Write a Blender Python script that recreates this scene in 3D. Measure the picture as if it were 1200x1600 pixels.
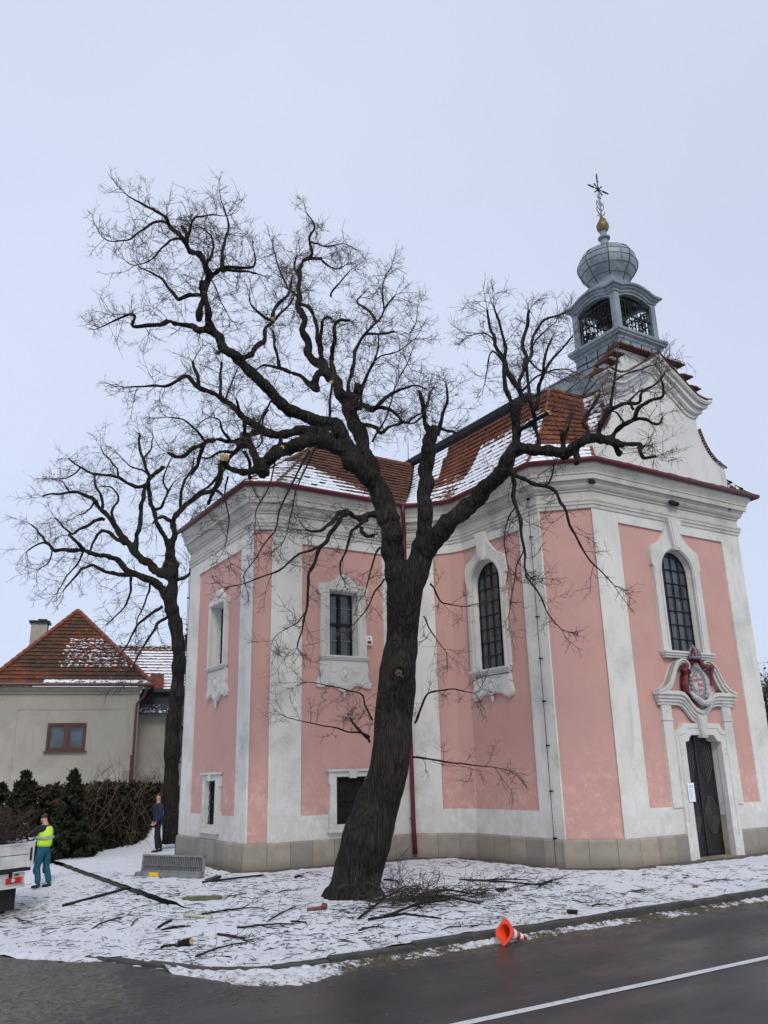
import bpy, bmesh, math, random
from math import sin, cos, pi, radians as RAD
from mathutils import Vector as V, Matrix, noise
from mathutils.geometry import tessellate_polygon
random.seed(7)
S = bpy.context.scene
for o in list(bpy.data.objects): bpy.data.objects.remove(o)
C = S.collection

# ------------------------------------------------------------------ camera
FPX, PITCH, ROLL, YAW = 1298.478, RAD(17.445), RAD(-1.377), RAD(32.206)   # focal length in px of the 1600 px tall picture
EYE = V((0, 0, 2.2))
_F = V((sin(YAW)*cos(PITCH), cos(YAW)*cos(PITCH), sin(PITCH)))
_r = V((cos(YAW), -sin(YAW), 0)); _u = _r.cross(_F)
CR = cos(ROLL)*_r + sin(ROLL)*_u; CU = -sin(ROLL)*_r + cos(ROLL)*_u
cd = bpy.data.cameras.new('camera'); cam = bpy.data.objects.new('camera', cd); C.objects.link(cam)
cam.matrix_world = Matrix(((CR.x, CU.x, -_F.x, EYE.x), (CR.y, CU.y, -_F.y, EYE.y), (CR.z, CU.z, -_F.z, EYE.z), (0, 0, 0, 1)))
cd.sensor_fit = 'VERTICAL'; cd.sensor_height = 24; cd.lens = 24*FPX/1600; cd.clip_end = 2000; cd.clip_start = .05
S.camera = cam
# ------------------------------------------------------------------ sky, sun, exposure
W = bpy.data.worlds.new('World'); S.world = W; W.use_nodes = True
nt = W.node_tree; nt.nodes.clear()
sky = nt.nodes.new('ShaderNodeTexSky'); sky.sky_type = 'NISHITA'; sky.sun_disc = False
SUN_EL, SUN_AZ = RAD(42), RAD(205)          # azimuth clockwise from +Y: behind and to the left of the photographer
sky.sun_elevation = SUN_EL; sky.sun_rotation = SUN_AZ
mx = nt.nodes.new('ShaderNodeMixRGB'); mx.inputs[0].default_value = .93
tc = nt.nodes.new('ShaderNodeTexCoord'); sp = nt.nodes.new('ShaderNodeSeparateXYZ'); nt.links.new(tc.outputs['Generated'], sp.inputs[0])
cr = nt.nodes.new('ShaderNodeValToRGB'); nt.links.new(sp.outputs[2], cr.inputs[0])
cr.color_ramp.elements[0].position = 0.0; cr.color_ramp.elements[0].color = (.555, .635, .79, 1)
cr.color_ramp.elements[1].position = 0.75; cr.color_ramp.elements[1].color = (.585, .63, .77, 1)
e_ = cr.color_ramp.elements.new(.32); e_.color = (.565, .63, .79, 1)
nz = nt.nodes.new('ShaderNodeTexNoise'); nz.inputs['Scale'].default_value = 1.6; nz.inputs['Detail'].default_value = 3
nt.links.new(tc.outputs['Generated'], nz.inputs['Vector'])
mr = nt.nodes.new('ShaderNodeMapRange'); mr.inputs[1].default_value = .3; mr.inputs[2].default_value = .7; mr.inputs[3].default_value = 9.9; mr.inputs[4].default_value = 11.1
nt.links.new(nz.outputs[0], mr.inputs[0])
ml = nt.nodes.new('ShaderNodeVectorMath'); ml.operation = 'SCALE'; nt.links.new(cr.outputs[0], ml.inputs[0]); nt.links.new(mr.outputs[0], ml.inputs['Scale'])
nt.links.new(sky.outputs[0], mx.inputs[1]); nt.links.new(ml.outputs[0], mx.inputs[2])
bg = nt.nodes.new('ShaderNodeBackground'); bg.inputs[1].default_value = .1; nt.links.new(mx.outputs[0], bg.inputs[0])
wo = nt.nodes.new('ShaderNodeOutputWorld'); nt.links.new(bg.outputs[0], wo.inputs[0])
sl = bpy.data.lights.new('sun', 'SUN'); sl.energy = 1.5; sl.angle = RAD(18); sl.color = (1, .96, .9)
sun = bpy.data.objects.new('sun', sl); C.objects.link(sun)
sd = V((sin(SUN_AZ)*cos(SUN_EL), cos(SUN_AZ)*cos(SUN_EL), sin(SUN_EL)))
sun.rotation_euler = (-sd).to_track_quat('-Z', 'Y').to_euler()
S.view_settings.view_transform = 'Standard'; S.view_settings.look = 'None'; S.view_settings.exposure = 0.18; S.view_settings.gamma = 1

# ------------------------------------------------------------------ helpers
def ray(x, y): return (x-600)/FPX*CR - (y-800)/FPX*CU + _F
_H = V((_F.x, _F.y, 0)).normalized()
def at(x, y, D):                       # the point seen at a pixel, D metres ahead
    d = ray(x, y); return EYE + d*(D/d.dot(_H))
def scale_at(p): return (p-EYE).dot(_F)/FPX
def proj(p):
    v = V(p)-EYE; z = v.dot(_F); return 600+FPX*v.dot(CR)/z, 800-FPX*v.dot(CU)/z
def on_plane(x, y, O, N):
    d = ray(x, y); return EYE + d*((O-EYE).dot(N)/d.dot(N))
def sm(x): x = max(0, min(1, x)); return x*x*(3-2*x)
def nf(x, y, z=0, s=1): return noise.noise(V((x*s, y*s, z*s)))

class Fr:
    def __init__(s, O, U, N): s.O = V(O); s.U = V(U).normalized(); s.N = V(N).normalized(); s.Z = V((0, 0, 1))
    def P(s, u, v, n=0): return s.O + s.U*u + s.Z*v + s.N*n

class MB:
    def __init__(s): s.v = []; s.f = []; s.uv = []; s.sn = []; s.m = []; s.cm = 0
    def add(s, vs, fs, uv=None, sn=0):
        b = len(s.v); s.v += [tuple(p) for p in vs]; s.f += [tuple(i+b for i in f) for f in fs]; s.m += [s.cm]*len(fs)
        s.uv += uv if uv else [(p[0]+p[1], p[2]) for p in vs]
        s.sn += sn if isinstance(sn, list) else [sn]*len(vs)
        return b
    def box(s, fr, u0, u1, v0, v1, n0, n1):
        vs = [fr.P(u, v, n) for n in (n0, n1) for u, v in ((u0, v0), (u1, v0), (u1, v1), (u0, v1))]
        s.add(vs, [(0, 3, 2, 1), (4, 5, 6, 7), (0, 1, 5, 4), (1, 2, 6, 5), (2, 3, 7, 6), (3, 0, 4, 7)], [(u, v) for _ in (0, 1) for u, v in ((u0, v0), (u1, v0), (u1, v1), (u0, v1))])
    def bbox(s, c, size, rot=None, bev=0.0):   # centred box with rotation
        R3 = rot or Matrix.Identity(3); hx, hy, hz = size[0]/2, size[1]/2, size[2]/2
        if bev:
            b = bev; vs = []; 
            for z, k in ((-hz, b), (-hz+b, 0), (hz-b, 0), (hz, b)):
                for x, y in ((-1, -1), (1, -1), (1, 1), (-1, 1)): vs.append(V(c)+R3@V((x*(hx-k), y*(hy-k), z)))
            fs = [(3, 2, 1, 0), (12, 13, 14, 15)]+[(4*k+i, 4*k+(i+1) % 4, 4*k+4+(i+1) % 4, 4*k+4+i) for k in range(3) for i in range(4)]
            s.add(vs, fs); return
        vs = [V(c)+R3@V((x*hx, y*hy, z*hz)) for z in (-1, 1) for x, y in ((-1, -1), (1, -1), (1, 1), (-1, 1))]
        s.add(vs, [(3, 2, 1, 0), (4, 5, 6, 7), (0, 1, 5, 4), (1, 2, 6, 5), (2, 3, 7, 6), (3, 0, 4, 7)])
    def plate(s, fr, outer, n0, n1, holes=(), back=False):
        loops = [list(outer)]+[list(h) for h in holes]
        vs, uv = [], []
        for L in loops: vs += [fr.P(a, b, n1) for a, b in L]; uv += list(L)
        tri = tessellate_polygon([[V((a, b, 0)) for a, b in L] for L in loops])
        fs = []
        for t in tri:
            a, b, c = [uv[i] for i in t]
            cr_ = (b[0]-a[0])*(c[1]-a[1])-(b[1]-a[1])*(c[0]-a[0])
            want = fr.U.cross(fr.Z).dot(fr.N) > 0
            fs.append(tuple(t) if (cr_ > 0) == want else tuple(reversed(t)))
        s.add(vs, fs, uv)
        if back: s.add([fr.P(a, b, n0) for a, b in uv], [tuple(reversed(f)) for f in fs], uv)
        if n0 != n1:
            for L in loops:
                n = len(L)
                for i in range(n):
                    a, b = L[i], L[(i+1) % n]
                    s.add([fr.P(*a, n1), fr.P(*b, n1), fr.P(*b, n0), fr.P(*a, n0)], [(0, 1, 2, 3)], [a, b, b, a])
    def tube(s, pts, rads, k=6, cap=True):
        pts = [V(p) for p in pts]; n = len(pts)
        if not isinstance(rads, (list, tuple)): rads = [rads]*n
        t0 = (pts[1]-pts[0]).normalized(); a = t0.orthogonal().normalized(); vs = []
        for i, p in enumerate(pts):
            t = (pts[min(i+1, n-1)]-pts[max(i-1, 0)])
            if t.length < 1e-9: t = t0
            t.normalize(); a = (a-t*a.dot(t))
            if a.length < 1e-6: a = t.orthogonal()
            a.normalize(); b = t.cross(a)
            for j in range(k): w = 2*pi*j/k; vs.append(p+(a*cos(w)+b*sin(w))*rads[i])
        fs = [(i*k+j, i*k+(j+1) % k, (i+1)*k+(j+1) % k, (i+1)*k+j) for i in range(n-1) for j in range(k)]
        if cap: fs += [tuple(reversed(range(k))), tuple((n-1)*k+j for j in range(k))]
        s.add(vs, fs)
    def sweep(s, path, prof, closed=False):    # 2D plan path, profile of (outward offset, z), mitred
        n = len(path); offs = []
        for i in range(n):
            def nrm(a, b): d = V((b[0]-a[0], b[1]-a[1])).normalized(); return V((d.y, -d.x))
            n1 = nrm(path[i-1], path[i]) if (i > 0 or closed) else None
            n2 = nrm(path[i], path[(i+1) % n]) if (i < n-1 or closed) else None
            if n1 is None: m = n2
            elif n2 is None: m = n1
            else: m = (n1+n2)/max(.2, 1+n1.dot(n2))
            offs.append(m)
        L = 0; vs = []; uv = []; k = len(prof)
        for i in range(n):
            if i: L += (V(path[i])-V(path[i-1])).length
            vv = 0
            for d, z in prof: vs.append((path[i][0]+offs[i].x*d, path[i][1]+offs[i].y*d, z)); uv.append((L, z))
        fs = [(i*k+j, (i+1) % n*k+j, (i+1) % n*k+j+1, i*k+j+1) for i in range(n if closed else n-1) for j in range(k-1)]
        s.add(vs, fs, uv)
    def lathe(s, c, prof, k=16, rot=0, R3=None, scl=None):
        vs = []
        for z, r in prof:
            for j in range(k):
                w = rot+2*pi*j/k; p = V((r*cos(w), r*sin(w), z)); vs.append(V(c)+(R3@p if R3 else p))
        n = len(prof)
        fs = [(i*k+j, i*k+(j+1) % k, (i+1)*k+(j+1) % k, (i+1)*k+j) for i in range(n-1) for j in range(k)]
        fs += [tuple(reversed(range(k))), tuple((n-1)*k+j for j in range(k))]
        s.add(vs, fs)
    def sphere(s, c, r, k=12, R3=None):
        r = V(r) if not isinstance(r, (int, float)) else V((r, r, r))
        vs = []; m = k//2
        for i in range(m+1):
            for j in range(k): p = V((r.x*sin(pi*i/m)*cos(2*pi*j/k), r.y*sin(pi*i/m)*sin(2*pi*j/k), r.z*cos(pi*i/m))); vs.append(V(c)+(R3@p if R3 else p))
        s.add(vs, [(i*k+j, i*k+(j+1) % k, (i+1)*k+(j+1) % k, (i+1)*k+j) for i in range(m) for j in range(k)])
    def build(s, name, mats, parent=None, smooth=False, loc=None):
        me = bpy.data.meshes.new(name)
        off = V(loc) if loc is not None else V((0, 0, 0))
        me.from_pydata([tuple(V(p)-off) for p in s.v] if loc is not None else s.v, [], s.f)
        mats = mats if isinstance(mats, (list, tuple)) else [mats]
        for m in mats: me.materials.append(m)
        if len(mats) > 1: me.polygons.foreach_set('material_index', s.m)
        ul = me.uv_layers.new(name='UVMap'); li = [0]*len(me.loops); me.loops.foreach_get('vertex_index', li)
        flat = []
        for i in li: flat += s.uv[i]
        ul.data.foreach_set('uv', flat)
        if any(s.sn):
            at_ = me.attributes.new('snow', 'FLOAT', 'POINT'); at_.data.foreach_set('value', s.sn)
        if smooth: me.polygons.foreach_set('use_smooth', [True]*len(me.polygons))
        me.validate(); me.update()
        o = bpy.data.objects.new(name, me); C.objects.link(o); o.location = off
        if parent: attach(o, parent)
        return o
def wloc(o):
    p = V(o.location)
    while o.parent: o = o.parent; p += V(o.location)
    return p
def attach(o, p):
    o.parent = p; o.location = V(o.location)-wloc(p)
def tag(o, label, cat, group=None):
    o['label'] = label; o['category'] = cat
    if group: o['group'] = group
    return o
def thing(name, loc, label, cat, group=None):
    o = bpy.data.objects.new(name, None); o.empty_display_size = .3; C.objects.link(o); o.location = loc; return tag(o, label, cat, group)
def kind(o, k): o['kind'] = k; return o

# ------------------------------------------------------------------ materials
def mk(name):
    m = bpy.data.materials.new(name); m.use_nodes = True; t = m.node_tree; return m, t, t.nodes['Principled BSDF']
def N_(t, typ, **kw):
    n = t.nodes.new(typ)
    for k, v in kw.items():
        if k.startswith('i_'): n.inputs[k[2:].replace('_', ' ')].default_value = v
        else: setattr(n, k, v)
    return n
def coords(t, scale=(1, 1, 1), src='Object'):
    c = N_(t, 'ShaderNodeTexCoord'); m = N_(t, 'ShaderNodeMapping'); m.inputs['Scale'].default_value = scale
    t.links.new(c.outputs[src], m.inputs[0]); return m.outputs[0]
def noise_n(t, vec, scale, detail=4, rough=.6):
    n = N_(t, 'ShaderNodeTexNoise'); n.inputs['Scale'].default_value = scale; n.inputs['Detail'].default_value = detail; n.inputs['Roughness'].default_value = rough
    t.links.new(vec, n.inputs['Vector']); return n.outputs[0]
def rng(t, v, a, b, c=0., d=1.):
    n = N_(t, 'ShaderNodeMapRange'); n.inputs[1].default_value = a; n.inputs[2].default_value = b; n.inputs[3].default_value = c; n.inputs[4].default_value = d
    t.links.new(v, n.inputs[0]); return n.outputs[0]
def math_n(t, op, a, b):
    n = N_(t, 'ShaderNodeMath', operation=op)
    for i, x in enumerate((a, b)):
        if isinstance(x, (int, float)): n.inputs[i].default_value = x
        else: t.links.new(x, n.inputs[i])
    return n.outputs[0]
def mixc(t, f, a, b):
    n = N_(t, 'ShaderNodeMixRGB')
    for i, x in enumerate((f, a, b)):
        if isinstance(x, (int, float)): n.inputs[i].default_value = x
        elif isinstance(x, tuple): n.inputs[i].default_value = (*x, 1) if len(x) == 3 else x
        else: t.links.new(x, n.inputs[i])
    return n.outputs[0]
def bump(t, b, h, strength, dist=.02):
    n = N_(t, 'ShaderNodeBump'); n.inputs['Strength'].default_value = strength; n.inputs['Distance'].default_value = dist
    t.links.new(h, n.inputs['Height']); t.links.new(n.outputs[0], b.inputs['Normal'])
def simple(name, col, rough=.7, var=.25, scale=6, metal=0, bmp=.15, spec=.5, stretch=(1, 1, 1), bscale=None):
    m, t, b = mk(name); v = coords(t, stretch)
    n = noise_n(t, v, scale)
    c2 = tuple(x*(1-var) for x in col); c1 = tuple(min(1, x*(1+var*.6)) for x in col)
    t.links.new(mixc(t, rng(t, n, .3, .7), c2, c1), b.inputs['Base Color'])
    b.inputs['Roughness'].default_value = rough; b.inputs['Metallic'].default_value = metal; b.inputs['Specular IOR Level'].default_value = spec
    if bmp: bump(t, b, noise_n(t, v, bscale or scale*5), bmp, .01)
    return m
def plaster(name, col, stain, amt=.5, low=None):
    m, t, b = mk(name); v = coords(t); vs = coords(t, (2.2, 2.2, .35))
    n1 = noise_n(t, v, .9, 6, .65); n2 = noise_n(t, vs, 1.6, 5, .6); n3 = noise_n(t, v, 14, 4)
    f = math_n(t, 'MULTIPLY', rng(t, n1, .47, .72), rng(t, n3, .3, .6, .4, 1)); f = math_n(t, 'MAXIMUM', f, math_n(t, 'MULTIPLY', rng(t, n2, .52, .75), .7)); f = math_n(t, 'MULTIPLY', f, amt)
    c = mixc(t, f, col, stain)
    c = mixc(t, rng(t, noise_n(t, v, .35, 2), .35, .65, 0, .25), c, tuple(x*.86 for x in col))
    # small scuffs, where the paint has flaked pale
    fl = noise_n(t, v, 5.5, 8, .75); c = mixc(t, rng(t, fl, .665, .70, 0, .55), c, (.66, .62, .58))
    # rising damp dirt near the ground and drip stains under the cornice
    sp_ = N_(t, 'ShaderNodeSeparateXYZ'); t.links.new(coords(t), sp_.inputs[0])
    if low:
        z = math_n(t, 'ADD', sp_.outputs[2], math_n(t, 'MULTIPLY', n2, 1.1))
        c = mixc(t, rng(t, z, 1.0, 2.1, .5, 0), c, low)
        z2 = math_n(t, 'SUBTRACT', sp_.outputs[2], math_n(t, 'MULTIPLY', n2, 3.0)); c = mixc(t, rng(t, z2, 6.2, 7.6, 0, .28), c, low)
    # flaking and scrubbed patches low on the wall, hairline cracks everywhere
    pn = noise_n(t, v, 3.2, 8, .8); zz = sp_.outputs[2]
    lowm = math_n(t, 'MULTIPLY', rng(t, pn, .50, .60), rng(t, math_n(t, 'ADD', zz, n1), 2.4, 3.4, .55, 0)); c = mixc(t, lowm, c, tuple(min(.75, x*1.22+.05) for x in col))
    seam = math_n(t, 'ADD', zz, math_n(t, 'MULTIPLY', n2, .12)); c = mixc(t, math_n(t, 'MULTIPLY', rng(t, seam, 2.62, 2.64), rng(t, seam, 2.67, 2.65, 0, .0)), c, stain)
    c = mixc(t, rng(t, zz, 2.55, 2.75, .10, 0), c, tuple(min(1, x*1.12) for x in col))
    vo = N_(t, 'ShaderNodeTexVoronoi', feature='DISTANCE_TO_EDGE'); vo.inputs['Scale'].default_value = .8; wn_ = N_(t, 'ShaderNodeVectorMath', operation='MULTIPLY_ADD'); nc = N_(t, 'ShaderNodeTexNoise'); nc.inputs['Scale'].default_value = 2.5; nc.inputs['Detail'].default_value = 5; t.links.new(v, nc.inputs['Vector']); t.links.new(nc.outputs[1], wn_.inputs[0]); wn_.inputs[1].default_value = (.9, .9, .9); t.links.new(v, wn_.inputs[2]); t.links.new(wn_.outputs[0], vo.inputs['Vector'])
    c = mixc(t, math_n(t, 'MULTIPLY', rng(t, vo.outputs[0], .0, .007, .45, 0), rng(t, n1, .45, .6)), c, stain)
    t.links.new(c, b.inputs['Base Color']); b.inputs['Roughness'].default_value = .92; b.inputs['Specular IOR Level'].default_value = .2
    h = math_n(t, 'ADD', noise_n(t, v, 40, 3), math_n(t, 'MULTIPLY', noise_n(t, v, 3, 4), 2)); bump(t, b, h, .25, .012)
    return m
M = {}
M['white'] = plaster('white_plaster', (.70, .68, .62), (.30, .30, .275), .68, (.40, .39, .36))
M['cornice'] = plaster('weathered_cornice', (.60, .58, .52), (.20, .195, .17), .9, (.30, .28, .24))
M['white2'] = plaster('white_plaster_gable', (.64, .63, .59), (.36, .35, .32), .4)
M['stucco'] = plaster('stucco_trim', (.63, .615, .57), (.29, .28, .25), .7)
M['pink'] = plaster('pink_plaster', (.57, .33, .285), (.39, .24, .21), .45, (.52, .30, .27))
M['house_wall'] = plaster('house_plaster', (.36, .335, .285), (.24, .225, .19), .7)
M['gutter'] = simple('red_gutter_paint', (.10, .008, .012), .4, .25, 5, 0, .05)
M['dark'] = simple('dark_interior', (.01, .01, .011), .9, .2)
M['iron'] = simple('black_iron', (.016, .017, .02), .5, .3, 20, .6)
M['lead'] = simple('lead_came', (.018, .02, .023), .5, .3, 12, .3)
M['gold'] = simple('dull_gilding', (.17, .125, .05), .45, .35, 9, .5)
M['steel'] = simple('galvanised_steel', (.28, .285, .28), .5, .3, 8, .5)
M['orange'] = simple('orange_plastic', (.85, .07, .02), .4, .12, 6)
M['conewhite'] = simple('reflective_white', (.78, .77, .75), .4, .1, 10)
M['wood'] = simple('raw_wood', (.28, .19, .10), .8, .35, 9)
M['woodcut'] = simple('fresh_cut_wood', (.50, .33, .15), .8, .25, 12)
M['brown_frame'] = simple('brown_window_frame', (.09, .028, .016), .45, .3, 12)
M['rust'] = simple('rusty_iron', (.09, .035, .02), .85, .4, 14)
M['coping'] = simple('weathered_coping_tile', (.105, .038, .028), .9, .5, 9)
M['terracotta'] = simple('terracotta', (.22, .07, .04), .85, .45, 7)
M['kerb'] = simple('kerb_stone', (.052, .05, .046), .9, .4, 5, 0, .6)
M['doorwood'] = simple('black_door_wood', (.011, .010, .011), .42, .4, 10, 0, .3, stretch=(6, 6, .8))
M['doormould'] = simple('pale_door_moulding', (.060, .054, .056), .5, .3, 10)  # paler than the door leaf, so the pattern stands out
M['paper'] = simple('paper', (.80, .82, .88), .7, .04)
M['crimson'] = simple('crimson_paint', (.15, .018, .022), .6, .3, 12)
M['greystone'] = simple('grey_carving', (.23, .24, .25), .85, .4, 18)
M['palestone'] = simple('pale_carving', (.47, .46, .44), .85, .3, 14)
M['pinkpaint'] = simple('heraldic_red', (.42, .13, .13), .7, .2, 14)
M['skin'] = simple('skin', (.50, .27, .20), .55, .12, 20, bmp=.05)
M['navy'] = simple('navy_cloth', (.012, .018, .05), .75, .3, 12, 0, .4)
M['blackcloth'] = simple('black_cloth', (.012, .012, .014), .9, .3, 12, 0, .4)
M['teal'] = simple('teal_workwear', (.008, .085, .14), .85, .25, 9, 0, .4)
M['hivis'] = simple('yellow_hi_vis', (.55, .90, .05), .6, .12, 9, 0, .3)
M['reflect'] = simple('reflective_tape', (.42, .45, .45), .35, .1, 10)
M['hair'] = simple('brown_hair', (.045, .022, .014), .8, .3, 30)
M['boot'] = simple('dark_leather', (.018, .013, .011), .6, .3, 14)
M['truckwhite'] = simple('dirty_aluminium', (.60, .59, .56), .5, .25, 5, .1)
M['rubber'] = simple('rubber', (.014, .014, .014), .85, .3, 14)
M['redlamp'] = simple('red_lamp_lens', (.45, .02, .015), .2, .1, 10, 0, 0)
M['amberlamp'] = simple('amber_lamp_lens', (.65, .20, .03), .2, .1, 10, 0, 0)
M['yellow'] = simple('yellow_tag', (.75, .48, .02), .6, .15)
M['lawnsnow'] = None

M['rot'] = simple('rotten_wood', (.13, .09, .055), .9, .5, 20)
def glass(name, col, rough=.08):
    m, t, b = mk(name); uv = coords(t, (1, 1, 1), 'UV'); wn = N_(t, 'ShaderNodeTexWhiteNoise'); wn.noise_dimensions = '2D'
    sc = N_(t, 'ShaderNodeVectorMath', operation='MULTIPLY'); sc.inputs[1].default_value = (1/.325, 1/.38, 1); t.links.new(uv, sc.inputs[0])
    fl = N_(t, 'ShaderNodeVectorMath', operation='FLOOR'); t.links.new(sc.outputs[0], fl.inputs[0]); t.links.new(fl.outputs[0], wn.inputs['Vector'])
    c = mixc(t, rng(t, wn.outputs[0], 0, 1, 0, 1), tuple(x*.55 for x in col), tuple(x*1.7 for x in col))
    c = mixc(t, rng(t, noise_n(t, coords(t), 2.5, 4), .4, .7, 0, .5), c, tuple(x*2.2 for x in col))
    t.links.new(c, b.inputs['Base Color']); b.inputs['Roughness'].default_value = rough+.06; b.inputs['Specular IOR Level'].default_value = .75
    bump(t, b, math_n(t, 'ADD', noise_n(t, coords(t), 3, 2), math_n(t, 'MULTIPLY', wn.outputs[0], .6)), .25, .05)
    return m
M['glass'] = glass('leaded_glass', (.035, .042, .048)); M['hglass'] = glass('house_glass', (.035, .05, .066), .05)

def tile_mat(name, a, b_, c_, snow=True):
    m, t, b = mk(name); uv = coords(t, (1, 1, 1), 'UV'); wn = N_(t, 'ShaderNodeTexWhiteNoise'); wn.noise_dimensions = '2D'; t.links.new(uv, wn.inputs['Vector'])
    v = coords(t); n = noise_n(t, v, .8, 5, .65)
    f = math_n(t, 'ADD', math_n(t, 'MULTIPLY', wn.outputs[0], .45), math_n(t, 'MULTIPLY', rng(t, n, .3, .7), .7))
    c = mixc(t, rng(t, f, .25, .55), a, b_); c = mixc(t, rng(t, f, .6, 1.0), c, c_)
    c = mixc(t, rng(t, noise_n(t, v, 9, 5), .5, .75, 0, .55), c, tuple(x*.35 for x in c_))
    at_ = N_(t, 'ShaderNodeAttribute', attribute_name='snow')
    s = math_n(t, 'ADD', at_.outputs['Fac'], rng(t, noise_n(t, v, 7, 4, .7), .3, .7, -.38, .38))
    s = rng(t, s, .47, .56)
    t.links.new(mixc(t, s, c, (.80, .82, .86)), b.inputs['Base Color']); b.inputs['Roughness'].default_value = .9; b.inputs['Specular IOR Level'].default_value = .15
    bump(t, b, math_n(t, 'ADD', noise_n(t, v, 25, 4), math_n(t, 'MULTIPLY', s, 1.5)), .35, .02)
    return m
M['tile_nave'] = tile_mat('red_roof_tiles', (.205, .075, .044), (.145, .054, .034), (.075, .038, .028))
M['tile_old'] = tile_mat('brown_roof_tiles', (.16, .068, .045), (.11, .052, .036), (.075, .042, .032))
M['tile_house'] = tile_mat('mossy_roof_tiles', (.185, .060, .034), (.085, .047, .030), (.05, .045, .028))
M['tile_hip'] = simple('brown_hip_tile', (.15, .085, .065), .9, .5, 6)
M['slate'] = tile_mat('dark_sheet_roof', (.05, .05, .055), (.06, .06, .065), (.04, .04, .045))

def patina():
    m, t, b = mk('patinated_zinc_sheet'); v = coords(t); n = noise_n(t, v, 1.4, 6, .65); n2 = noise_n(t, coords(t, (4, 4, .6)), 2.2, 5)
    c = mixc(t, rng(t, n, .35, .65), (.18, .21, .235), (.28, .32, .345)); c = mixc(t, rng(t, n2, .5, .68, 0, .8), c, (.10, .16, .14)); c = mixc(t, rng(t, noise_n(t, v, 6, 5), .58, .72, 0, .6), c, (.045, .055, .06))
    t.links.new(c, b.inputs['Base Color']); b.inputs['Metallic'].default_value = .25; b.inputs['Roughness'].default_value = .55
    bump(t, b, noise_n(t, v, 5, 4), .3, .02); return m
M['zinc'] = patina(); M['seam'] = simple('sheet_seam', (.05, .06, .065), .6, .3, 9, .3)

def bark():
    m, t, b = mk('furrowed_bark'); v = coords(t, (8, 8, 1.15)); vf = coords(t)
    nn = N_(t, 'ShaderNodeTexNoise'); nn.inputs['Scale'].default_value = .9; nn.inputs['Detail'].default_value = 5; t.links.new(v, nn.inputs['Vector'])
    ad = N_(t, 'ShaderNodeVectorMath', operation='MULTIPLY_ADD'); t.links.new(nn.outputs[1], ad.inputs[0]); ad.inputs[1].default_value = (1.6, 1.6, 1.6); t.links.new(v, ad.inputs[2])
    w = N_(t, 'ShaderNodeTexVoronoi', feature='DISTANCE_TO_EDGE'); w.inputs['Scale'].default_value = 1.5; t.links.new(ad.outputs[0], w.inputs['Vector'])
    h = rng(t, w.outputs[0], 0, .30); n = noise_n(t, v, 3, 7, .75)
    c = mixc(t, rng(t, h, 0, 1), (.008, .007, .007), (.031, .028, .026)); c = mixc(t, rng(t, n, .42, .70, 0, .7), c, (.062, .055, .048)); c = mixc(t, rng(t, noise_n(t, vf, .9, 5), .54, .68, 0, .4), c, (.075, .058, .044)); c = mixc(t, rng(t, noise_n(t, vf, 1.7, 4), .56, .7, 0, .4), c, (.04, .05, .028))
    t.links.new(c, b.inputs['Base Color']); b.inputs['Roughness'].default_value = .95; b.inputs['Specular IOR Level'].default_value = .15
    bump(t, b, math_n(t, 'ADD', h, math_n(t, 'MULTIPLY', n, 1.2)), 1.0, .04); return m
M['bark'] = bark()
M['twig'] = simple('twig_bark', (.05, .036, .028), .85, .3, 8, bmp=0)
M['vine'] = simple('dry_vine', (.10, .07, .042), .9, .3, 8, bmp=0)

def snow_ground():
    m, t, b = mk('trampled_snow'); v = coords(t)
    at_ = N_(t, 'ShaderNodeAttribute', attribute_name='snow')
    n1 = noise_n(t, v, 1.1, 6, .7); n2 = noise_n(t, v, 9, 5, .7); n3 = noise_n(t, v, 34, 4, .7)
    f = math_n(t, 'ADD', math_n(t, 'MULTIPLY', n1, .5), math_n(t, 'ADD', math_n(t, 'MULTIPLY', n2, .6), math_n(t, 'MULTIPLY', n3, .35)))   # about .72
    f = math_n(t, 'ADD', f, at_.outputs['Fac'])                         # attribute: + = more snow
    grass = mixc(t, rng(t, n3, .3, .7), (.045, .036, .022), (.13, .11, .07))
    thin = mixc(t, rng(t, n2, .35, .65), (.42, .40, .37), (.62, .62, .62))
    c = mixc(t, rng(t, f, .515, .575), grass, thin); c = mixc(t, rng(t, f, .565, .68), c, (.80, .82, .87))
    c = mixc(t, rng(t, n1, .5, .68, 0, .28), c, (.55, .52, .47))
    t.links.new(c, b.inputs['Base Color']); b.inputs['Roughness'].default_value = .75; b.inputs['Specular IOR Level'].default_value = .25
    bump(t, b, math_n(t, 'ADD', math_n(t, 'MULTIPLY', n2, 1.6), n3), .8, .05); return m
M['snow'] = snow_ground()
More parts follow.
